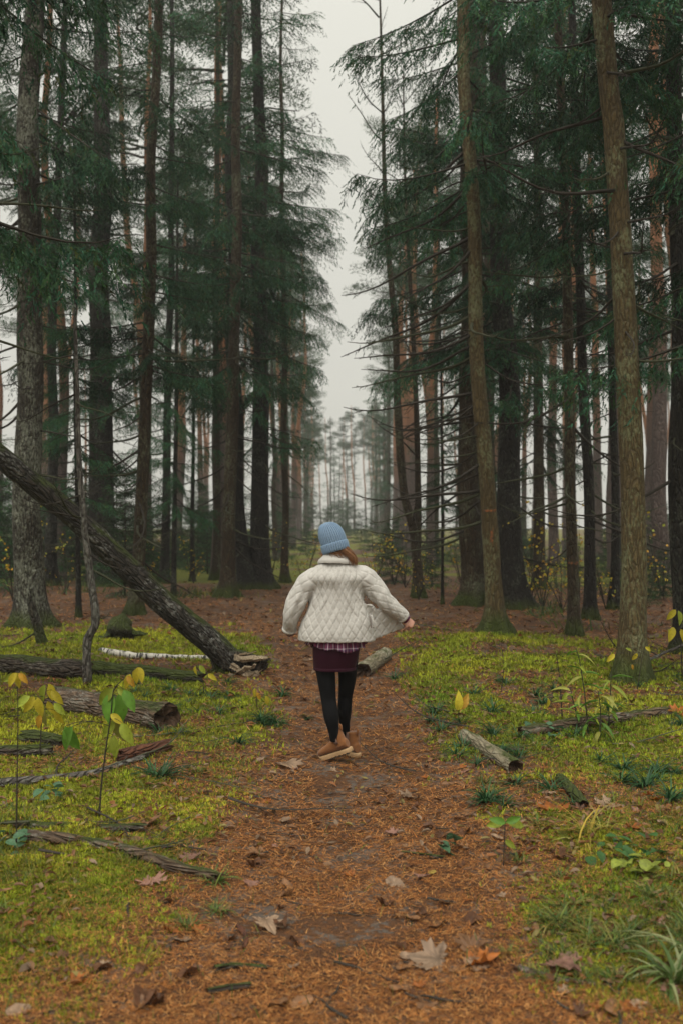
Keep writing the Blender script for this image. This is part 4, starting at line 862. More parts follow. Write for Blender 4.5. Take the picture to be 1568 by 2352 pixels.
TUFT = {'dark': [tuft_mesh(600 + i, 46, .24, .007, DG) for i in range(2)], 'light': [tuft_mesh(610 + i, 50, .16, .0035, LG) for i in range(2)], 'yellow': [tuft_mesh(620, 30, .34, .006, YG, 1.3)], 'striped': [tuft_mesh(630, 46, .34, .008, [(.14, .20, .05), (.30, .33, .15), (.09, .15, .035)], .8, bend=.75)]}
g = np.random.default_rng(66)
def tuft(k, px, py, s, label, group=None):
    o = obj('grass_tuft', TUFT[k][int(g.integers(0, len(TUFT[k])))], None, gp(px, py), label, 'grass tuft', group); o.scale = (s, s, s * g.uniform(.8, 1.1)); o.rotation_euler = (0, 0, g.random() * 6.28)
tuft('dark', 372, 1790, 1.0, 'large dark green strap-leaved tuft below the grey branch')
tuft('dark', 350, 1785, .8, 'smaller dark tuft merging with the large strap-leaved one')
tuft('yellow', 1345, 1930, 1.0, 'straw-yellow grass tuft sprawling over the leaves')
tuft('yellow', 1390, 1925, .7, 'second smaller straw-yellow tuft beside the sprawling one')
tuft('striped', 1545, 2260, .9, 'striped pale green tuft arching over the path corner')
tuft('striped', 1590, 2200, .8, 'striped tuft partly hidden behind the arching one')
for px, py, s in [(430, 1602, .7), (480, 1610, .8), (500, 1640, .7), (395, 1590, .7), (455, 1640, .6), (410, 1690, .6), (630, 1665, .8), (600, 1660, .7), (650, 1600, .7), (705, 1652, .35), (300, 1575, .6), (560, 1630, .5)]: tuft('dark', px, py, s, 'dark green grass tuft in the moss near the logs', 'dark grass tufts in the left moss')
for px, py, s in [(905, 1560, .8), (990, 1660, .7), (1010, 1680, .8), (1130, 1640, .8), (1130, 1690, .8), (1190, 1700, .8), (1060, 1720, .8), (1190, 1740, .7), (1000, 1640, .7), (1230, 1600, .8), (1430, 1800, .8), (1480, 1810, .9), (1540, 1840, .9), (1400, 1640, .8)]: tuft('dark', px, py, s, 'dark green grass tuft among leaves right of the path', 'dark grass tufts on the right verge')
for k in range(60):
    if k < 36: px, py = g.uniform(940, 1568), g.uniform(1560, 2260)
    else: px, py = g.uniform(0, 640), g.uniform(1560, 2200)
    if 540 < px < 1100 and py > 1720: continue
    tuft('light', px, py, g.uniform(.45, .9), 'thin light green grass tuft rising from the moss', 'light grass tufts in the moss')
for k in range(56):
    if k < 34: tuft('dark', g.uniform(1040, 1568), g.uniform(1530, 1880), g.uniform(.35, .8), 'dark green grass tuft among leaves right of the path', 'dark grass tufts on the right verge')
    else: tuft('dark', g.uniform(280, 640), g.uniform(1560, 1710), g.uniform(.35, .7), 'dark green grass tuft in the moss near the logs', 'dark grass tufts in the left moss')
for k in range(22):
    px, py = g.uniform(1250, 1600), g.uniform(2020, 2200); tuft('light', px, py, g.uniform(.7, 1.0), 'fresh green grass tuft on the near right verge', 'tufts on the near right verge')
# dark rosettes of round leaves
def rosette(px, py, n, s, label, seed, k='green'):
    b0 = gp(px, py); g = np.random.default_rng(seed); t = thing('leafy_plant', b0, label, 'plant')
    for i in range(n):
        a = g.random() * 6.28; r = g.uniform(0, s); f = obj('leaf', PLR[k], t, (math.cos(a) * r, math.sin(a) * r, g.uniform(.01, .10))); l = g.uniform(.04, .08); f.scale = (l * 1.5, l, l); f.rotation_euler = (g.uniform(-.4, .6), g.normal(0, .3), a)
PLR = {'green': plant_leaf((.045, .12, .03), 11), 'blue': plant_leaf((.07, .15, .075), 12), 'lime': plant_leaf((.22, .26, .04), 13)}
rosette(1445, 1975, 40, .22, 'low dark green leafy plant right of the yellow grass', 1); rosette(1475, 2020, 22, .12, 'low plant with yellow-green leaves below the dark one', 2, 'lime')
rosette(120, 1845, 12, .12, 'small bluish-green leafy plant beside the thin stick', 3, 'blue'); rosette(30, 1960, 22, .16, 'round-leaved green plant at the end of the dark branch', 4, 'blue'); rosette(1270, 1690, 18, .2, 'pale green leafy plant under the long knotty log', 5, 'blue'); rosette(1020, 1960, 8, .08, 'tiny leafy green plant on the path edge beside the stick', 6, 'blue')
# yellow-leaved shrubs between the far trunks
def shrub_mesh(seed):
    g = np.random.default_rng(seed); mb = MB(); lv = []; lc = []
    for k in range(7):
        a = g.random() * 6.28; q = np.linspace(0, 1, 7)[:, None]; e = np.array([math.cos(a) * .5, math.sin(a) * .5, g.uniform(.9, 1.9)]); P = e * q * np.array([1, 1, 1]) + g.normal(0, .03, (7, 3)) * q; V, F = tube(P, .009 * (1 - q[:, 0]) + .002, 4, caps=False); mb.add(V, F)
        for j in range(5):
            p = P[int(g.integers(2, 7))]; e1 = unit(g.normal(size=3)); q2 = np.linspace(0, 1, 4)[:, None]; L = g.uniform(.1, .35); V, F = tube(p + e1 * L * q2, .003, 3, caps=False); mb.add(V, F)
            for m_ in range(2): lv.append(p + e1 * L * g.uniform(.5, 1)); lc.append(np.array([(.62, .46, .03), (.55, .30, .03), (.35, .38, .05)][int(g.integers(0, 3))]) * g.uniform(.7, 1.2))
    n = len(lv); p = np.array(lv); e1 = unit(g.normal(size=(n, 3))) * .055; e2 = unit(np.cross(e1, g.normal(size=(n, 3)))) * .03
    return mb.mesh('stems', [M['twig']], True, False), mesh('leaves', np.stack([p, p + e1 * .5 + e2, p + e1, p + e1 * .5 - e2], 1).reshape(-1, 3), [np.arange(4 * n).reshape(-1, 4)], [M['leaf']], np.repeat(np.array(lc), 4, 0), False)
SH = [shrub_mesh(700 + i) for i in range(3)]
for k, (px, py, s) in enumerate([(445, 1340, .8), (620, 1345, .8), (905, 1345, 1.0), (960, 1378, .7), (1215, 1395, 1.0), (1245, 1400, 1.0), (1290, 1405, .7), (1390, 1400, .8), (30, 1380, 1.0), (150, 1365, .9), (700, 1348, .8), (930, 1350, 1.0), (860, 1348, .9), (1180, 1350, 1.1), (1480, 1390, .7), (1520, 1370, 1.3), (1330, 1380, 1.0), (1060, 1350, 1.0), (330, 1345, .8), (60, 1350, 1.4)]):
    b0 = gp(px, py); t = thing('yellow_shrub', b0, 'thin shrub with sparse yellow autumn leaves between the trunks', 'shrub', 'yellow shrubs between the trunks'); st, lf = SH[k % 3]; obj('stems', st, t); obj('foliage', lf, t, None)['kind'] = 'stuff'; t.scale = (s,) * 3; t.rotation_euler = (0, 0, k * 1.3)

# ------------------------------------------------------------------ the walker, seen from behind
def remesh(mb, voxel, name, smooth=4, fac=.5):
    """fuse overlapping closed shapes into one continuous skin"""
    me = mesh(name, np.concatenate(mb.V), mb.F); o = bpy.data.objects.new(name, me); col.objects.link(o)
    md = o.modifiers.new('r', 'REMESH'); md.mode = 'VOXEL'; md.voxel_size = voxel
    if smooth: s = o.modifiers.new('s', 'SMOOTH'); s.factor = fac; s.iterations = smooth
    dg = bpy.context.evaluated_depsgraph_get(); dg.update(); out = bpy.data.meshes.new_from_object(o.evaluated_get(dg)); bpy.data.objects.remove(o); out.name = name
    out.polygons.foreach_set('use_smooth', np.full(len(out.polygons), True)); return out
def verts(me): a = np.empty(len(me.vertices) * 3, np.float32); me.vertices.foreach_get('co', a); return a.reshape(-1, 3).astype(float)
def normals(me): a = np.empty(len(me.vertices) * 3, np.float32); me.vertices.foreach_get('normal', a); return a.reshape(-1, 3).astype(float)
def setv(me, V): me.vertices.foreach_set('co', V.astype(np.float32).ravel()); me.update()
def setmat(me, m): me.materials.clear(); me.materials.append(m); return me
def ring_loft(rings, n=40, p=2.0, caps=True):
    """rings: (centre, x half axis, y half axis vectors)"""
    th = np.linspace(0, 2 * np.pi, n, endpoint=False); c_, s_ = np.cos(th), np.sin(th); c_ = np.sign(c_) * np.abs(c_) ** (2 / p); s_ = np.sign(s_) * np.abs(s_) ** (2 / p)
    V = np.array([np.array(c)[None] + np.array(a)[None] * c_[:, None] + np.array(b)[None] * s_[:, None] for c, a, b in rings]).reshape(-1, 3); F = [quads(len(rings), n)]
    if caps:
        k = len(V); V = np.vstack([V, rings[0][0], rings[-1][0]]); j = np.arange(n); q = (j + 1) % n; o = (len(rings) - 1) * n
        F.append(np.concatenate([np.stack([q, j, np.full(n, k)], -1), np.stack([o + j, o + q, np.full(n, k + 1)], -1)]))
    return V, F
def lr(z, l, r, d, cyy=0.0): return (((l + r) / 2, cyy, z), ((r - l) / 2, 0, 0), (0, d, 0))
def interp_rings(rows, n):
    rows = np.array(rows, float); C = catmull(rows, n); return [lr(*c) for c in C]
def limb(pts, rads, n=16, ns=26):
    rows = np.column_stack([np.array(pts, float), np.array(rads, float)]); C = catmull(rows, ns); return tube(C[:, :3], C[:, 3], n)
wp = gp(786, 1742); WX, WY = wp.x, 7.10; WZ = hz(WX, WY) - .004
# legs
LL = [(-.119, .02, .80), (-.123, .01, .70), (-.110, .0, .58), (-.097, .0, .46), (-.080, -.03, .35), (-.064, -.03, .26), (-.052, -.02, .17)]; LRr = [.083, .073, .064, .055, .053, .041, .034]
RL = [(.036, .03, .80), (.038, .05, .70), (.034, .09, .58), (.022, .14, .46), (.016, .16, .35), (.016, .20, .26), (.022, .235, .14)]; RRr = [.083, .072, .062, .052, .051, .040, .033]
LARM = [(-.13, .0, 1.375), (-.215, -.005, 1.315), (-.283, -.02, 1.235), (-.338, -.035, 1.13), (-.365, -.02, 1.04), (-.378, .03, .955)]
RARM = [(.05, .0, 1.39), (.145, .0, 1.335), (.220, .0, 1.262), (.295, -.01, 1.175), (.370, .0, 1.105), (.438, .03, 1.045)]
HT = np.array([-.27, .06, .96]); HT /= np.linalg.norm(HT)          # head tilts to her left
HX = unit(np.cross(np.array([0, 1., 0]), HT)); HY = np.cross(HT, HX); HC = np.array([-.052, .01, 1.55])
def hd(x, y, z): return HC + HX * x + HY * y + HT * z
# body: one continuous skin
mb = MB()
mb.add(*ring_loft(interp_rings([(.80, -.20, .12, .11), (.90, -.20, .12, .115), (1.05, -.165, .09, .095), (1.2, -.18, .11, .105), (1.33, -.20, .13, .10), (1.40, -.15, .08, .075), (1.44, -.095, .02, .06)], 26), 30))
mb.add(*limb([(-.04, 0, 1.40), (-.045, .005, 1.47), tuple(hd(0, .0, -.02))], [.056, .05, .052]))
hr = [(-.115, .03, .028, .032), (-.10, .025, .048, .052), (-.06, .015, .062, .078), (0, .0, .074, .094), (.05, -.005, .077, .098), (.09, -.005, .066, .084), (.12, -.005, .035, .045)]
mb.add(*ring_loft([(hd(0, y, z), HX * a, HY * b) for z, y, a, b in [tuple(r) for r in catmull(np.array(hr), 18)]], 28))
mb.add(*limb([hd(0, .088, .02), hd(0, .106, -.015), hd(0, .09, -.028)], [.008, .014, .01], 10, 8))                  # nose
for s in (-1, 1):
    mb.add(*limb([hd(s * .074, -.005, .02), hd(s * .082, -.012, 0), hd(s * .072, -.004, -.03)], [.010, .014, .008], 8, 8))   # ears
mb.add(*limb([hd(-.022, .084, -.062), hd(0, .092, -.062), hd(.022, .084, -.062)], [.004, .008, .004], 8, 8))             # lips
mb.add(*limb(LL, [r * .93 for r in LRr])); mb.add(*limb(RL, [r * .93 for r in RRr]))
mb.add(*limb(LARM + [(-.372, .06, .93)], [.05, .05, .045, .038, .032, .026, .025])); mb.add(*limb(RARM + [(.458, .038, 1.028)], [.05, .05, .045, .038, .032, .026, .025]))
def hand(wrist, d, palm_n, size=1.0, curl=.8, thumb=1):
    """palm, four unequal curled fingers and a thumb leaving the side of the palm"""
    d = unit(np.array(d, float)); pn = np.array(palm_n, float); pn = unit(pn - d * np.dot(pn, d)); sdv = np.cross(d, pn); w_ = np.array(wrist, float)
    mb.add(*ring_loft([(w_ + d * t * size, sdv * a * size, pn * b * size) for t, a, b in [(-.01, .022, .018), (.02, .033, .016), (.05, .040, .014), (.078, .039, .012), (.086, .034, .008)]], 14))
    for k, (off, ln) in enumerate([(-.029, .066), (-.010, .076), (.010, .071), (.028, .056)]):
        p = w_ + d * .078 * size + sdv * off * size; P = [p - d * .012]; a = .25
        for seg, f in enumerate((.42, .32, .26)):
            a += curl * (.75 + .12 * k); dv = d * math.cos(a) + pn * math.sin(a); P.append(P[-1] + dv * ln * f * size)
        mb.add(*limb(P, [.0092 * size, .009 * size, .0082 * size, .007 * size], 9, 12))
    p = w_ + d * .022 * size - sdv * .030 * thumb * size; dv = unit(d * .75 - sdv * thumb * .55 + pn * .5)
    mb.add(*limb([p, p + dv * .032 * size, p + unit(dv + pn * .6) * .052 * size, p + unit(dv * 1.0 + pn * .8) * .070 * size], [.013 * size, .0115 * size, .0098 * size, .008 * size], 9, 12))
hand((-.370, .055, .945), (.12, .25, -1), (1, .2, .1), .92, .55, 1)
hand((.450, .036, 1.034), (.72, .15, -.62), (-.4, .75, -.5), .9, .95, 1)
body = remesh(mb, .0058, 'body', 3)
m, t, b = newmat('skin'); b.inputs[0].default_value = (.50, .27, .19, 1); b.inputs['Roughness'].default_value = .5; b.inputs['Subsurface Weight'].default_value = .1; b.inputs['Subsurface Radius'].default_value = (.02, .008, .004)
v = coords(t); t.links.new(mix(t, nz(t, v, 18), (.42, .20, .14), (.56, .31, .22)), b.inputs[0])
person = obj('person', setmat(body, m), None, (WX, WY, WZ), 'person walking away in cream quilted jacket, blue knit hat, dark tights and tan boots', 'person')
# eyes and brows
em = plain('eye_white', (.75, .72, .68), .2, .05); dk = plain('dark_hair', (.03, .018, .012), .6, .2)
for s in (-1, 1):
    V, F = ring_loft([(hd(s * .03, .080, .002 + .011 * math.sin(a)), HX * .014 * math.cos(a), HY * .012 * math.cos(a)) for a in np.linspace(-1.4, 1.4, 7)], 12); obj('eye', mesh('eye', V, F, [em]), person)
    V, F = limb([hd(s * .016, .092, .024), hd(s * .03, .091, .030), hd(s * .046, .078, .024)], [.003, .004, .002], 6, 8); obj('eyebrow', mesh('eyebrow', V, F, [dk]), person)
# tights
mb = MB(); mb.add(*limb(LL, LRr)); mb.add(*limb(RL, RRr)); mb.add(*ring_loft(interp_rings([(.72, -.19, .105, .09, .03), (.80, -.205, .115, .11, .02), (.90, -.195, .11, .11, .0)], 10), 30))
mt, t, b = newmat('black_tights'); b.inputs[0].default_value = (.0045, .0045, .005, 1); b.inputs['Roughness'].default_value = .85; b.inputs['Specular IOR Level'].default_value = .15; bump(t, b, nz(t, coords(t), 400), .2, .003)
obj('tights', setmat(remesh(mb, .0065, 'tights', 4), mt), person)
# skirt
rows = [(.675, -.203, .094, .125, .03), (.70, -.206, .098, .13, .03), (.76, -.211, .112, .14, .02), (.83, -.212, .124, .14, .01), (.90, -.205, .118, .13, .0)]
V, F = ring_loft(interp_rings(rows, 24), 72, 2.3, False); V += .004 * fbm(V * np.array([14, 14, 5]), 3, 5)[:, None] * unit(V * np.array([1, 1, 0]))
ms, t, b = newmat('maroon_corduroy'); v = coords(t); wv = N(t, 'ShaderNodeTexWave', {'Vector': v, 'Scale': 60.0, 'Distortion': 1.0}).outputs[1]; t.links.new(mix(t, nz(t, v, 9), (.024, .0032, .010), (.038, .0055, .016)), b.inputs[0]); b.inputs['Roughness'].default_value = .75; b.inputs['Specular IOR Level'].default_value = .2; bump(t, b, wv, .3, .004)
sk = obj('skirt', mesh('skirt', V, F, [ms]), person); md = sk.modifiers.new('thick', 'SOLIDIFY'); md.thickness = .005
V, F = ring_loft([lr(.672, -.2045, .0955, .1265, .03), lr(.679, -.2065, .0975, .1285, .03), lr(.690, -.2070, .0985, .1295, .03), lr(.693, -.2050, .0970, .1280, .03)], 72, 2.3, False); obj('hem', mesh('hem', V, F, [ms]), sk)
# plaid shirt tail with ruffled hem
n = 160; th = np.linspace(0, 2 * np.pi, n, endpoint=False); rings = []
for i, z in enumerate(np.linspace(.95, .838, 9)):
    f = i / 8; wv = 1 + f * .07 * np.sin(th * 13 + .6 * np.sin(th * 3)) + f * .03 * np.sin(th * 29); zz = z + f * (.022 * np.sin(th * 2 + .8) + .010 * np.sin(th * 7))
    rings.append(np.stack([-.047 + (.178 + .028 * f) * np.cos(th) * wv, .01 + (.145 + .015 * f) * np.sin(th) * wv, zz], -1))
mp, t, b = newmat('plaid_flannel'); v = coords(t); s3 = N(t, 'ShaderNodeSeparateXYZ', {0: v})
ang = math_(t, 'ARCTAN2', s3.outputs[1], math_(t, 'ADD', s3.outputs[0], .047)); st1 = ramp(t, math_(t, 'FRACT', math_(t, 'MULTIPLY', ang, 4.4)), [(.0, (.10, .012, .04)), (.40, (.04, .012, .05)), (.55, (.55, .47, .50)), (.66, (.16, .025, .07)), (.8, (.03, .012, .04))]); st2 = ramp(t, math_(t, 'FRACT', math_(t, 'MULTIPLY', s3.outputs[2], 14.0)), [(.0, (.10, .012, .04)), (.5, (.045, .012, .06)), (.72, (.45, .38, .42)), (.82, (.08, .012, .04))])
for r_ in t.nodes:
    if r_.type == 'VALTORGB': r_.color_ramp.interpolation = 'CONSTANT'
t.links.new(mix(t, .4, st1, st2), b.inputs[0]); b.inputs['Roughness'].default_value = .85
sh = obj('shirt', mesh('shirt', np.concatenate(rings), [quads(9, n)], [mp]), person); md = sh.modifiers.new('thick', 'SOLIDIFY'); md.thickness = .003
for (a, b_), rc in (((LARM[-1], (-.372, .055, .938)), .036), ((RARM[-1], (.455, .037, 1.031)), .036)):
    V, F = limb([a, b_, tuple(np.array(b_) + (np.array(b_) - np.array(a)) * .3)], [rc, rc, rc * .97], 20, 8); obj('cuff', mesh('cuff', V, F, [mp]), sh)
# quilted jacket
mb = MB()
rows = [(.886, -.316, .235, .175, .01), (.93, -.316, .232, .175, .01), (1.0, -.300, .222, .165, .01), (1.08, -.262, .195, .150, .01), (1.16, -.238, .168, .140, .01), (1.25, -.225, .160, .132, .01), (1.33, -.250, .185, .130, .0), (1.385, -.215, .150, .108, .0), (1.425, -.165, .10, .085, .0), (1.462, -.125, .055, .072, .0)]
mb.add(*ring_loft(interp_rings(rows, 40), 48, 2.25))
mb.add(*limb(LARM, [.045, .078, .074, .066, .058, .050], 24, 34)); mb.add(*limb(RARM, [.045, .080, .080, .070, .058, .048], 24, 34))
# the open front swings out to the side
def panel(pts, thick):
    pts = np.array(pts, float); n = len(pts); c_ = pts.mean(0); off = np.array([0, thick / 2, 0]); V = np.vstack([pts - off, pts + off, c_ - off, c_ + off]); j = np.arange(n); k = (j + 1) % n
    return V, [np.stack([j, k, n + k, n + j], -1), np.concatenate([np.stack([k, j, np.full(n, 2 * n)], -1), np.stack([n + j, n + k, np.full(n, 2 * n + 1)], -1)])]
mb.add(*panel([(.10, -.06, 1.18), (.20, -.03, 1.14), (.33, .03, 1.055), (.415, .09, 1.01), (.440, .11, .965), (.36, .08, .932), (.26, .03, .905), (.16, -.04, .889), (.06, -.10, .888)], .05))
jk = remesh(mb, .0058, 'jacket', 2, .5); V = verts(jk)
Nn = normals(jk)
V += Nn * (.011 * fbm(V * np.array([11, 9, 4]), 3, 4) + .006 * fbm(V * np.array([26, 20, 12]), 2, 7))[:, None]
# folds radiating from the armpits
for (ax, az_), sg in (((-.245, 1.17), -1), ((.175, 1.17), 1)):
    dx, dz = V[:, 0] - ax, V[:, 2] - az_; rr_ = np.hypot(dx, dz); V += Nn * (.007 * np.exp(-((rr_ - .04) / .11) ** 2) * np.exp(-(np.clip(dz, 0, 1) / .05) ** 2) * np.sin(dx * sg * 95 + dz * 40))[:, None]
setv(jk, V); Nn = normals(jk)
def arm_coord(V, A, rads):
    C = catmull(np.column_stack([A, rads]), 60); d2 = ((V[:, None, :] - C[None, :, :3]) ** 2).sum(-1); i = d2.argmin(1); dd = np.sqrt(d2.min(1)); ln = np.concatenate([[0], np.cumsum(np.linalg.norm(np.diff(C[:, :3], axis=0), axis=1))])
    T, Na, Ba = frames(C[:, :3]); rel = V - C[i, :3]; return dd / C[i, 3], ln[i], np.arctan2((rel * Ba[i]).sum(1), (rel * Na[i]).sum(1)), i
dl, vl, ul, il = arm_coord(V, LARM, [.06, .082, .074, .066, .058, .050]); dr_, vr, ur, ir = arm_coord(V, RARM, [.06, .084, .080, .070, .058, .048])
u = np.arctan2(V[:, 0] + .04, -(V[:, 1] - .02)) * .225; u = np.where((V[:, 0] > .19) & (V[:, 2] < 1.12), .225 * .85 + (V[:, 0] - .19) * .9, u); vv = V[:, 2].copy()
isl = (dl < 1.18) & (V[:, 0] < -.235) & (il > 20); isr = (dr_ < 1.18) & (V[:, 0] > .165) & (V[:, 2] > 1.0) & (ir > 22)
u = np.where(isl, ul * .07, np.where(isr, ur * .07, u)); vv = np.where(isl, vl, np.where(isr, vr, vv))
a_, b2 = u / .060 + vv / .088, u / .060 - vv / .088
d = np.minimum(np.abs(a_ - np.round(a_)), np.abs(b2 - np.round(b2)))
puff = 1 - np.exp(-(d / .07) ** 1.1)
edge = sstep(.888, .905, V[:, 2])
V += Nn * (.0060 * (puff - .75) * edge)[:, None]; setv(jk, V)
mj, t, b = newmat('cream_quilting'); v = coords(t); nn = nz(t, v, 55, 4); t.links.new(mix(t, nn, (.40, .38, .345), (.49, .47, .43)), b.inputs[0]); b.inputs['Roughness'].default_value = .75; b.inputs['Sheen Weight'].default_value = .1; bump(t, b, math_(t, 'ADD', nz(t, v, 30, 4), math_(t, 'MULTIPLY', nz(t, v, 300, 2), .3)), .35, .006)
jacket = obj('jacket', setmat(jk, mj), person)
# binding round the hem, cuffs, collar, pocket
for A, rc in ((LARM, .053), (RARM, .050)):
    a, b_ = np.array(A[-2]), np.array(A[-1]); dv = unit(b_ - a); V, F = limb([b_ - dv * .012, b_ - dv * .002, b_ + dv * .008], [rc, rc + .001, rc - .004], 26, 8); obj('sleeve_edge', mesh('sleeve_edge', V, F, [mj]), jacket)
rc_ = []
for i, (z, f, lift) in enumerate([(1.440, 1.62, 0), (1.452, 1.66, 0), (1.466, 1.60, 0), (1.485, 1.36, .0), (1.502, 1.16, 0), (1.510, 1.02, 0), (1.508, .92, 0), (1.490, .88, 0), (1.455, .92, 0)]):
    a = np.linspace(0, 2 * np.pi, 56, endpoint=False); bk = .5 - .5 * np.sin(a)
    rc_.append(np.stack([-.042 + .080 * f * np.cos(a), .012 + .070 * f * np.sin(a) - .008, z - .035 * (1 - bk) + .006 * np.cos(a) * -1], -1))
Vc = np.concatenate(rc_); Vc += .003 * fbm(Vc * 25, 2, 3)[:, None]
obj('collar', mesh('collar', Vc, [quads(9, 56)], [mj]), jacket)
pk = plain('pocket_edge', (.20, .17, .15), .8, .2)
V, F = limb([(.188, -.125, 1.072), (.196, -.128, 1.03), (.203, -.122, .985)], [.004, .005, .004], 8, 12); obj('pocket_slit', mesh('pocket_slit', V, F, [pk]), jacket)
V, F = limb([(.203, -.118, 1.076), (.212, -.121, 1.03), (.219, -.116, .985)], [.008, .010, .008], 10, 12); obj('pocket_welt', mesh('pocket_welt', V, F, [mj]), jacket)
# knitted hat
mh, t, b = newmat('blue_knit'); v = coords(t); t.links.new(mix(t, nz(t, v, 60, 4), (.11, .18, .27), (.19, .28, .385)), b.inputs[0]); b.inputs['Roughness'].default_value = .9; b.inputs['Sheen Weight'].default_value = .3; bump(t, b, nz(t, v, 260, 3), .5, .004)
def knit(prof, nrib, amp, n=264):
    th = np.linspace(0, 2 * np.pi, n, endpoint=False); out = []
    for x0, y0, z, a, b_ in prof:
        rib = 1 + amp * np.cos(th * nrib) / max(a, .02) * min(1, a / .06); out.append(hd(x0, y0, z)[None] + HX[None] * (a * np.cos(th) * rib)[:, None] + HY[None] * (b_ * np.sin(th) * rib)[:, None])
    return np.concatenate(out), [quads(len(prof), n)]
pr = catmull(np.array([(0, -.005, -.005, .086, .102), (0, -.006, .04, .091, .106), (-.002, -.008, .085, .090, .104), (-.006, -.012, .128, .080, .090), (-.012, -.020, .163, .058, .064), (-.016, -.026, .180, .030, .034), (-.017, -.027, .185, .003, .003)]), 34)
hat = obj('hat', mesh('hat', *knit(pr, 36, .0036), [mh]), person)
pr = [(0, -.005, z, a, a + .0155) for z, a in ((-.030, .084), (-.036, .089), (-.034, .0935), (-.018, .0965), (.004, .0975), (.022, .0970), (.030, .0945), (.031, .090))]
obj('folded_cuff', mesh('folded_cuff', *knit(pr, 36, .004), [mh]), hat)
# hair escaping below the hat
g = np.random.default_rng(12); mb = MB()
for k in range(520):
    if k < 435: p0 = hd(g.uniform(.01, .085), g.uniform(-.08, .03), -.025); e = np.array([g.uniform(.03, .108), g.uniform(-.085, .04), g.uniform(1.415, 1.46)]); bow = np.array([g.uniform(.01, .03), g.uniform(-.03, .0), 0])
    elif k < 485: p0 = hd(g.uniform(-.085, -.04), g.uniform(-.03, .06), -.03); e = np.array([g.uniform(-.175, -.12), g.uniform(-.02, .06), g.uniform(1.475, 1.515)]); bow = np.array([-.01, 0, g.uniform(-.02, .01)])
    else: p0 = hd(g.uniform(-.05, .06), g.uniform(-.10, -.07), -.03); e = np.array([g.uniform(-.08, .03), g.uniform(-.09, -.06), g.uniform(1.45, 1.49)]); bow = np.array([0, -.015, 0])
    q = np.linspace(0, 1, 8)[:, None]; P = p0 + (e - p0) * q + bow * np.sin(np.pi * q) + .003 * np.sin(q * g.uniform(3, 6) + g.random() * 6) * g.normal(size=3)
    V, F = tube(P, .0017 * (1 - .6 * q[:, 0]), 4, caps=False); c_ = np.array([(.16, .065, .025), (.24, .105, .04), (.09, .038, .018), (.32, .16, .065)][int(g.integers(0, 4))]); mb.add(V, F, np.tile(c_, (len(V), 1)))
mhr = tinted('hair', (1, 1, 1), .45, 0, 0, .4); obj('hair', mb.mesh('hair', [mhr]), person)
# boots
def boot(side):
    """local: toe towards +x, sole on z = 0, heel at x = 0"""
    mb = MB(); st = [(-.012, .040, .028, .052), (.02, .055, .032, .068), (.06, .056, .035, .075), (.11, .050, .036, .066), (.16, .043, .041, .050), (.20, .036, .042, .042), (.235, .030, .034, .034), (.252, .026, .015, .018)]
    rows = catmull(np.array([(x, zc, a, b_) for x, zc, a, b_ in st]), 26); mb.add(*ring_loft([((x, .004 * math.sin(x * 12), zc + .022), (0, a, 0), (0, 0, b_ * .62)) for x, zc, a, b_ in rows], 24, 2.3))
    mb.add(*limb([(.038, 0, .055), (.042, 0, .10), (.046, 0, .15), (.048, 0, .178)], [.044, .046, .047, .050], 22, 14))
    up = remesh(mb, .0055, 'boot', 4); V = verts(up); V[:, 2] = np.maximum(V[:, 2], .020); setv(up, V); return up
suede, t, b = newmat('tan_suede'); v = coords(t); t.links.new(mix(t, nz(t, v, 26, 4), (.15, .052, .011), (.25, .098, .024)), b.inputs[0]); b.inputs['Roughness'].default_value = .9; b.inputs['Sheen Weight'].default_value = .2; bump(t, b, nz(t, v, 160), .3, .004)
solem = plain('sole_rubber', (.42, .27, .14), .7, .2, 40); gore = plain('elastic_gore', (.17, .10, .075), .85, .25, 120); tread = plain('tread', (.05, .035, .025), .8, .3, 30)
def sole_mesh():
    xs = np.linspace(0, 1, 30); hw = np.interp(xs, [0, .06, .2, .42, .62, .8, .93, 1], [.016, .034, .040, .037, .044, .047, .036, .012]); X_ = -.026 + .296 * xs
    o = np.concatenate([np.stack([X_, hw], -1), np.stack([X_[::-1], -hw[::-1]], -1)]); n = len(o); V = []
    for z, f in ((.0, .985), (.006, 1.0), (.015, 1.01), (.026, 1.0), (.031, .965)):
        s_ = o.copy(); s_[:, 1] *= f; s_[:, 0] = .12 + (s_[:, 0] - .12) * f; V.append(np.column_stack([s_, np.full(n, z) + (.0 if z > 0 else 0)]))
    V.append(np.array([[.12, 0, .0], [.12, 0, .03]])); V = np.concatenate(V); j = np.arange(n); k = (j + 1) % n
    return mesh('sole', V, [quads(5, n)[:, ::-1], np.concatenate([np.stack([j, k, np.full(n, 5 * n)], -1), np.stack([4 * n + k, 4 * n + j, np.full(n, 5 * n + 1)], -1)])], [solem], smooth=False)
BM, SM = setmat(boot(0), suede), sole_mesh()
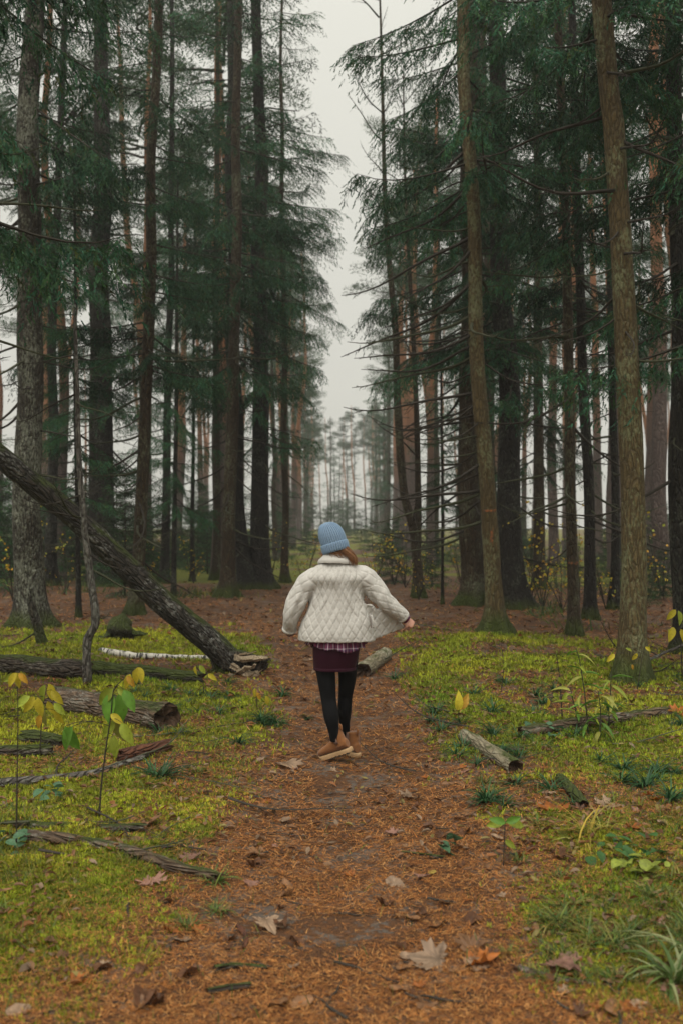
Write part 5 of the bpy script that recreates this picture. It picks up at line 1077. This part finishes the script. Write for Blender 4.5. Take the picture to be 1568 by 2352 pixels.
def gore_mesh(s):
    V, F = ring_loft([((.045 + .002 * i, s * (.0475 + .0008 * i), .085 + .018 * i), (.014 + .0022 * i, 0, 0), (0, .0035, 0)) for i in range(6)], 14); return mesh('elastic_panel', V, F, [gore])
def tab_mesh():
    V, F = limb([(-.004, 0, .165), (-.012, 0, .195), (-.004, 0, .205)], [.010, .011, .008], 8, 8); return mesh('pull_tab', V, F, [suede])
def lug(x, s): V, F = ring_loft([((x, s * .024, -.007), (.007, 0, 0), (0, .016, 0)), ((x, s * .024, .004), (.008, 0, 0), (0, .017, 0))], 8, 6); return mesh('tread_lug', V, F, [tread], smooth=False)
LUG = [lug(x, s) for x in np.linspace(.0, .225, 8) for s in (-1, 1)]
for heel, toe, roll in (((.050, -.035, .098), (-.150, .085, .010), -.15), ((.105, .17, .012), (-.030, .375, .012), 0.0)):
    h, tt = Vector(heel), Vector(toe); xv = (tt - h).normalized(); yv = Vector((0, 0, 1)).cross(xv).normalized(); zv = xv.cross(yv); Mt = Matrix((xv, yv, zv)).transposed().to_4x4() @ Matrix.Rotation(roll, 4, 'X'); Mt.translation = h
    bt = obj('boot', BM, person); bt.matrix_local = Mt
    obj('sole', SM, bt)
    for s in (-1, 1): obj('elastic_panel', gore_mesh(s), bt)
    obj('pull_tab', tab_mesh(), bt)
    for lg in LUG: obj('tread_lug', lg, bt)

# ------------------------------------------------------------------ hazy air
V = np.array([[x, y, z] for z in (-2.5, 30) for y in (-218, 218) for x in (-218, 218)], float)
F = np.array([[0, 2, 3, 1], [4, 5, 7, 6], [0, 1, 5, 4], [2, 6, 7, 3], [0, 4, 6, 2], [1, 3, 7, 5]])
hm = bpy.data.materials.new('haze_air'); hm.use_nodes = True; t = hm.node_tree; t.nodes.clear()
pv = N(t, 'ShaderNodeVolumePrincipled', {'Color': (.97, .97, .95, 1), 'Density': .0012, 'Anisotropy': .2}); oo = N(t, 'ShaderNodeOutputMaterial'); t.links.new(pv.outputs[0], oo.inputs['Volume'])
hm.volume_intersection_method if hasattr(hm, 'volume_intersection_method') else None
obj('haze', mesh('haze', V, [F], [hm], smooth=False), kind='stuff', label='pale damp haze hanging in the forest air', cat='haze')
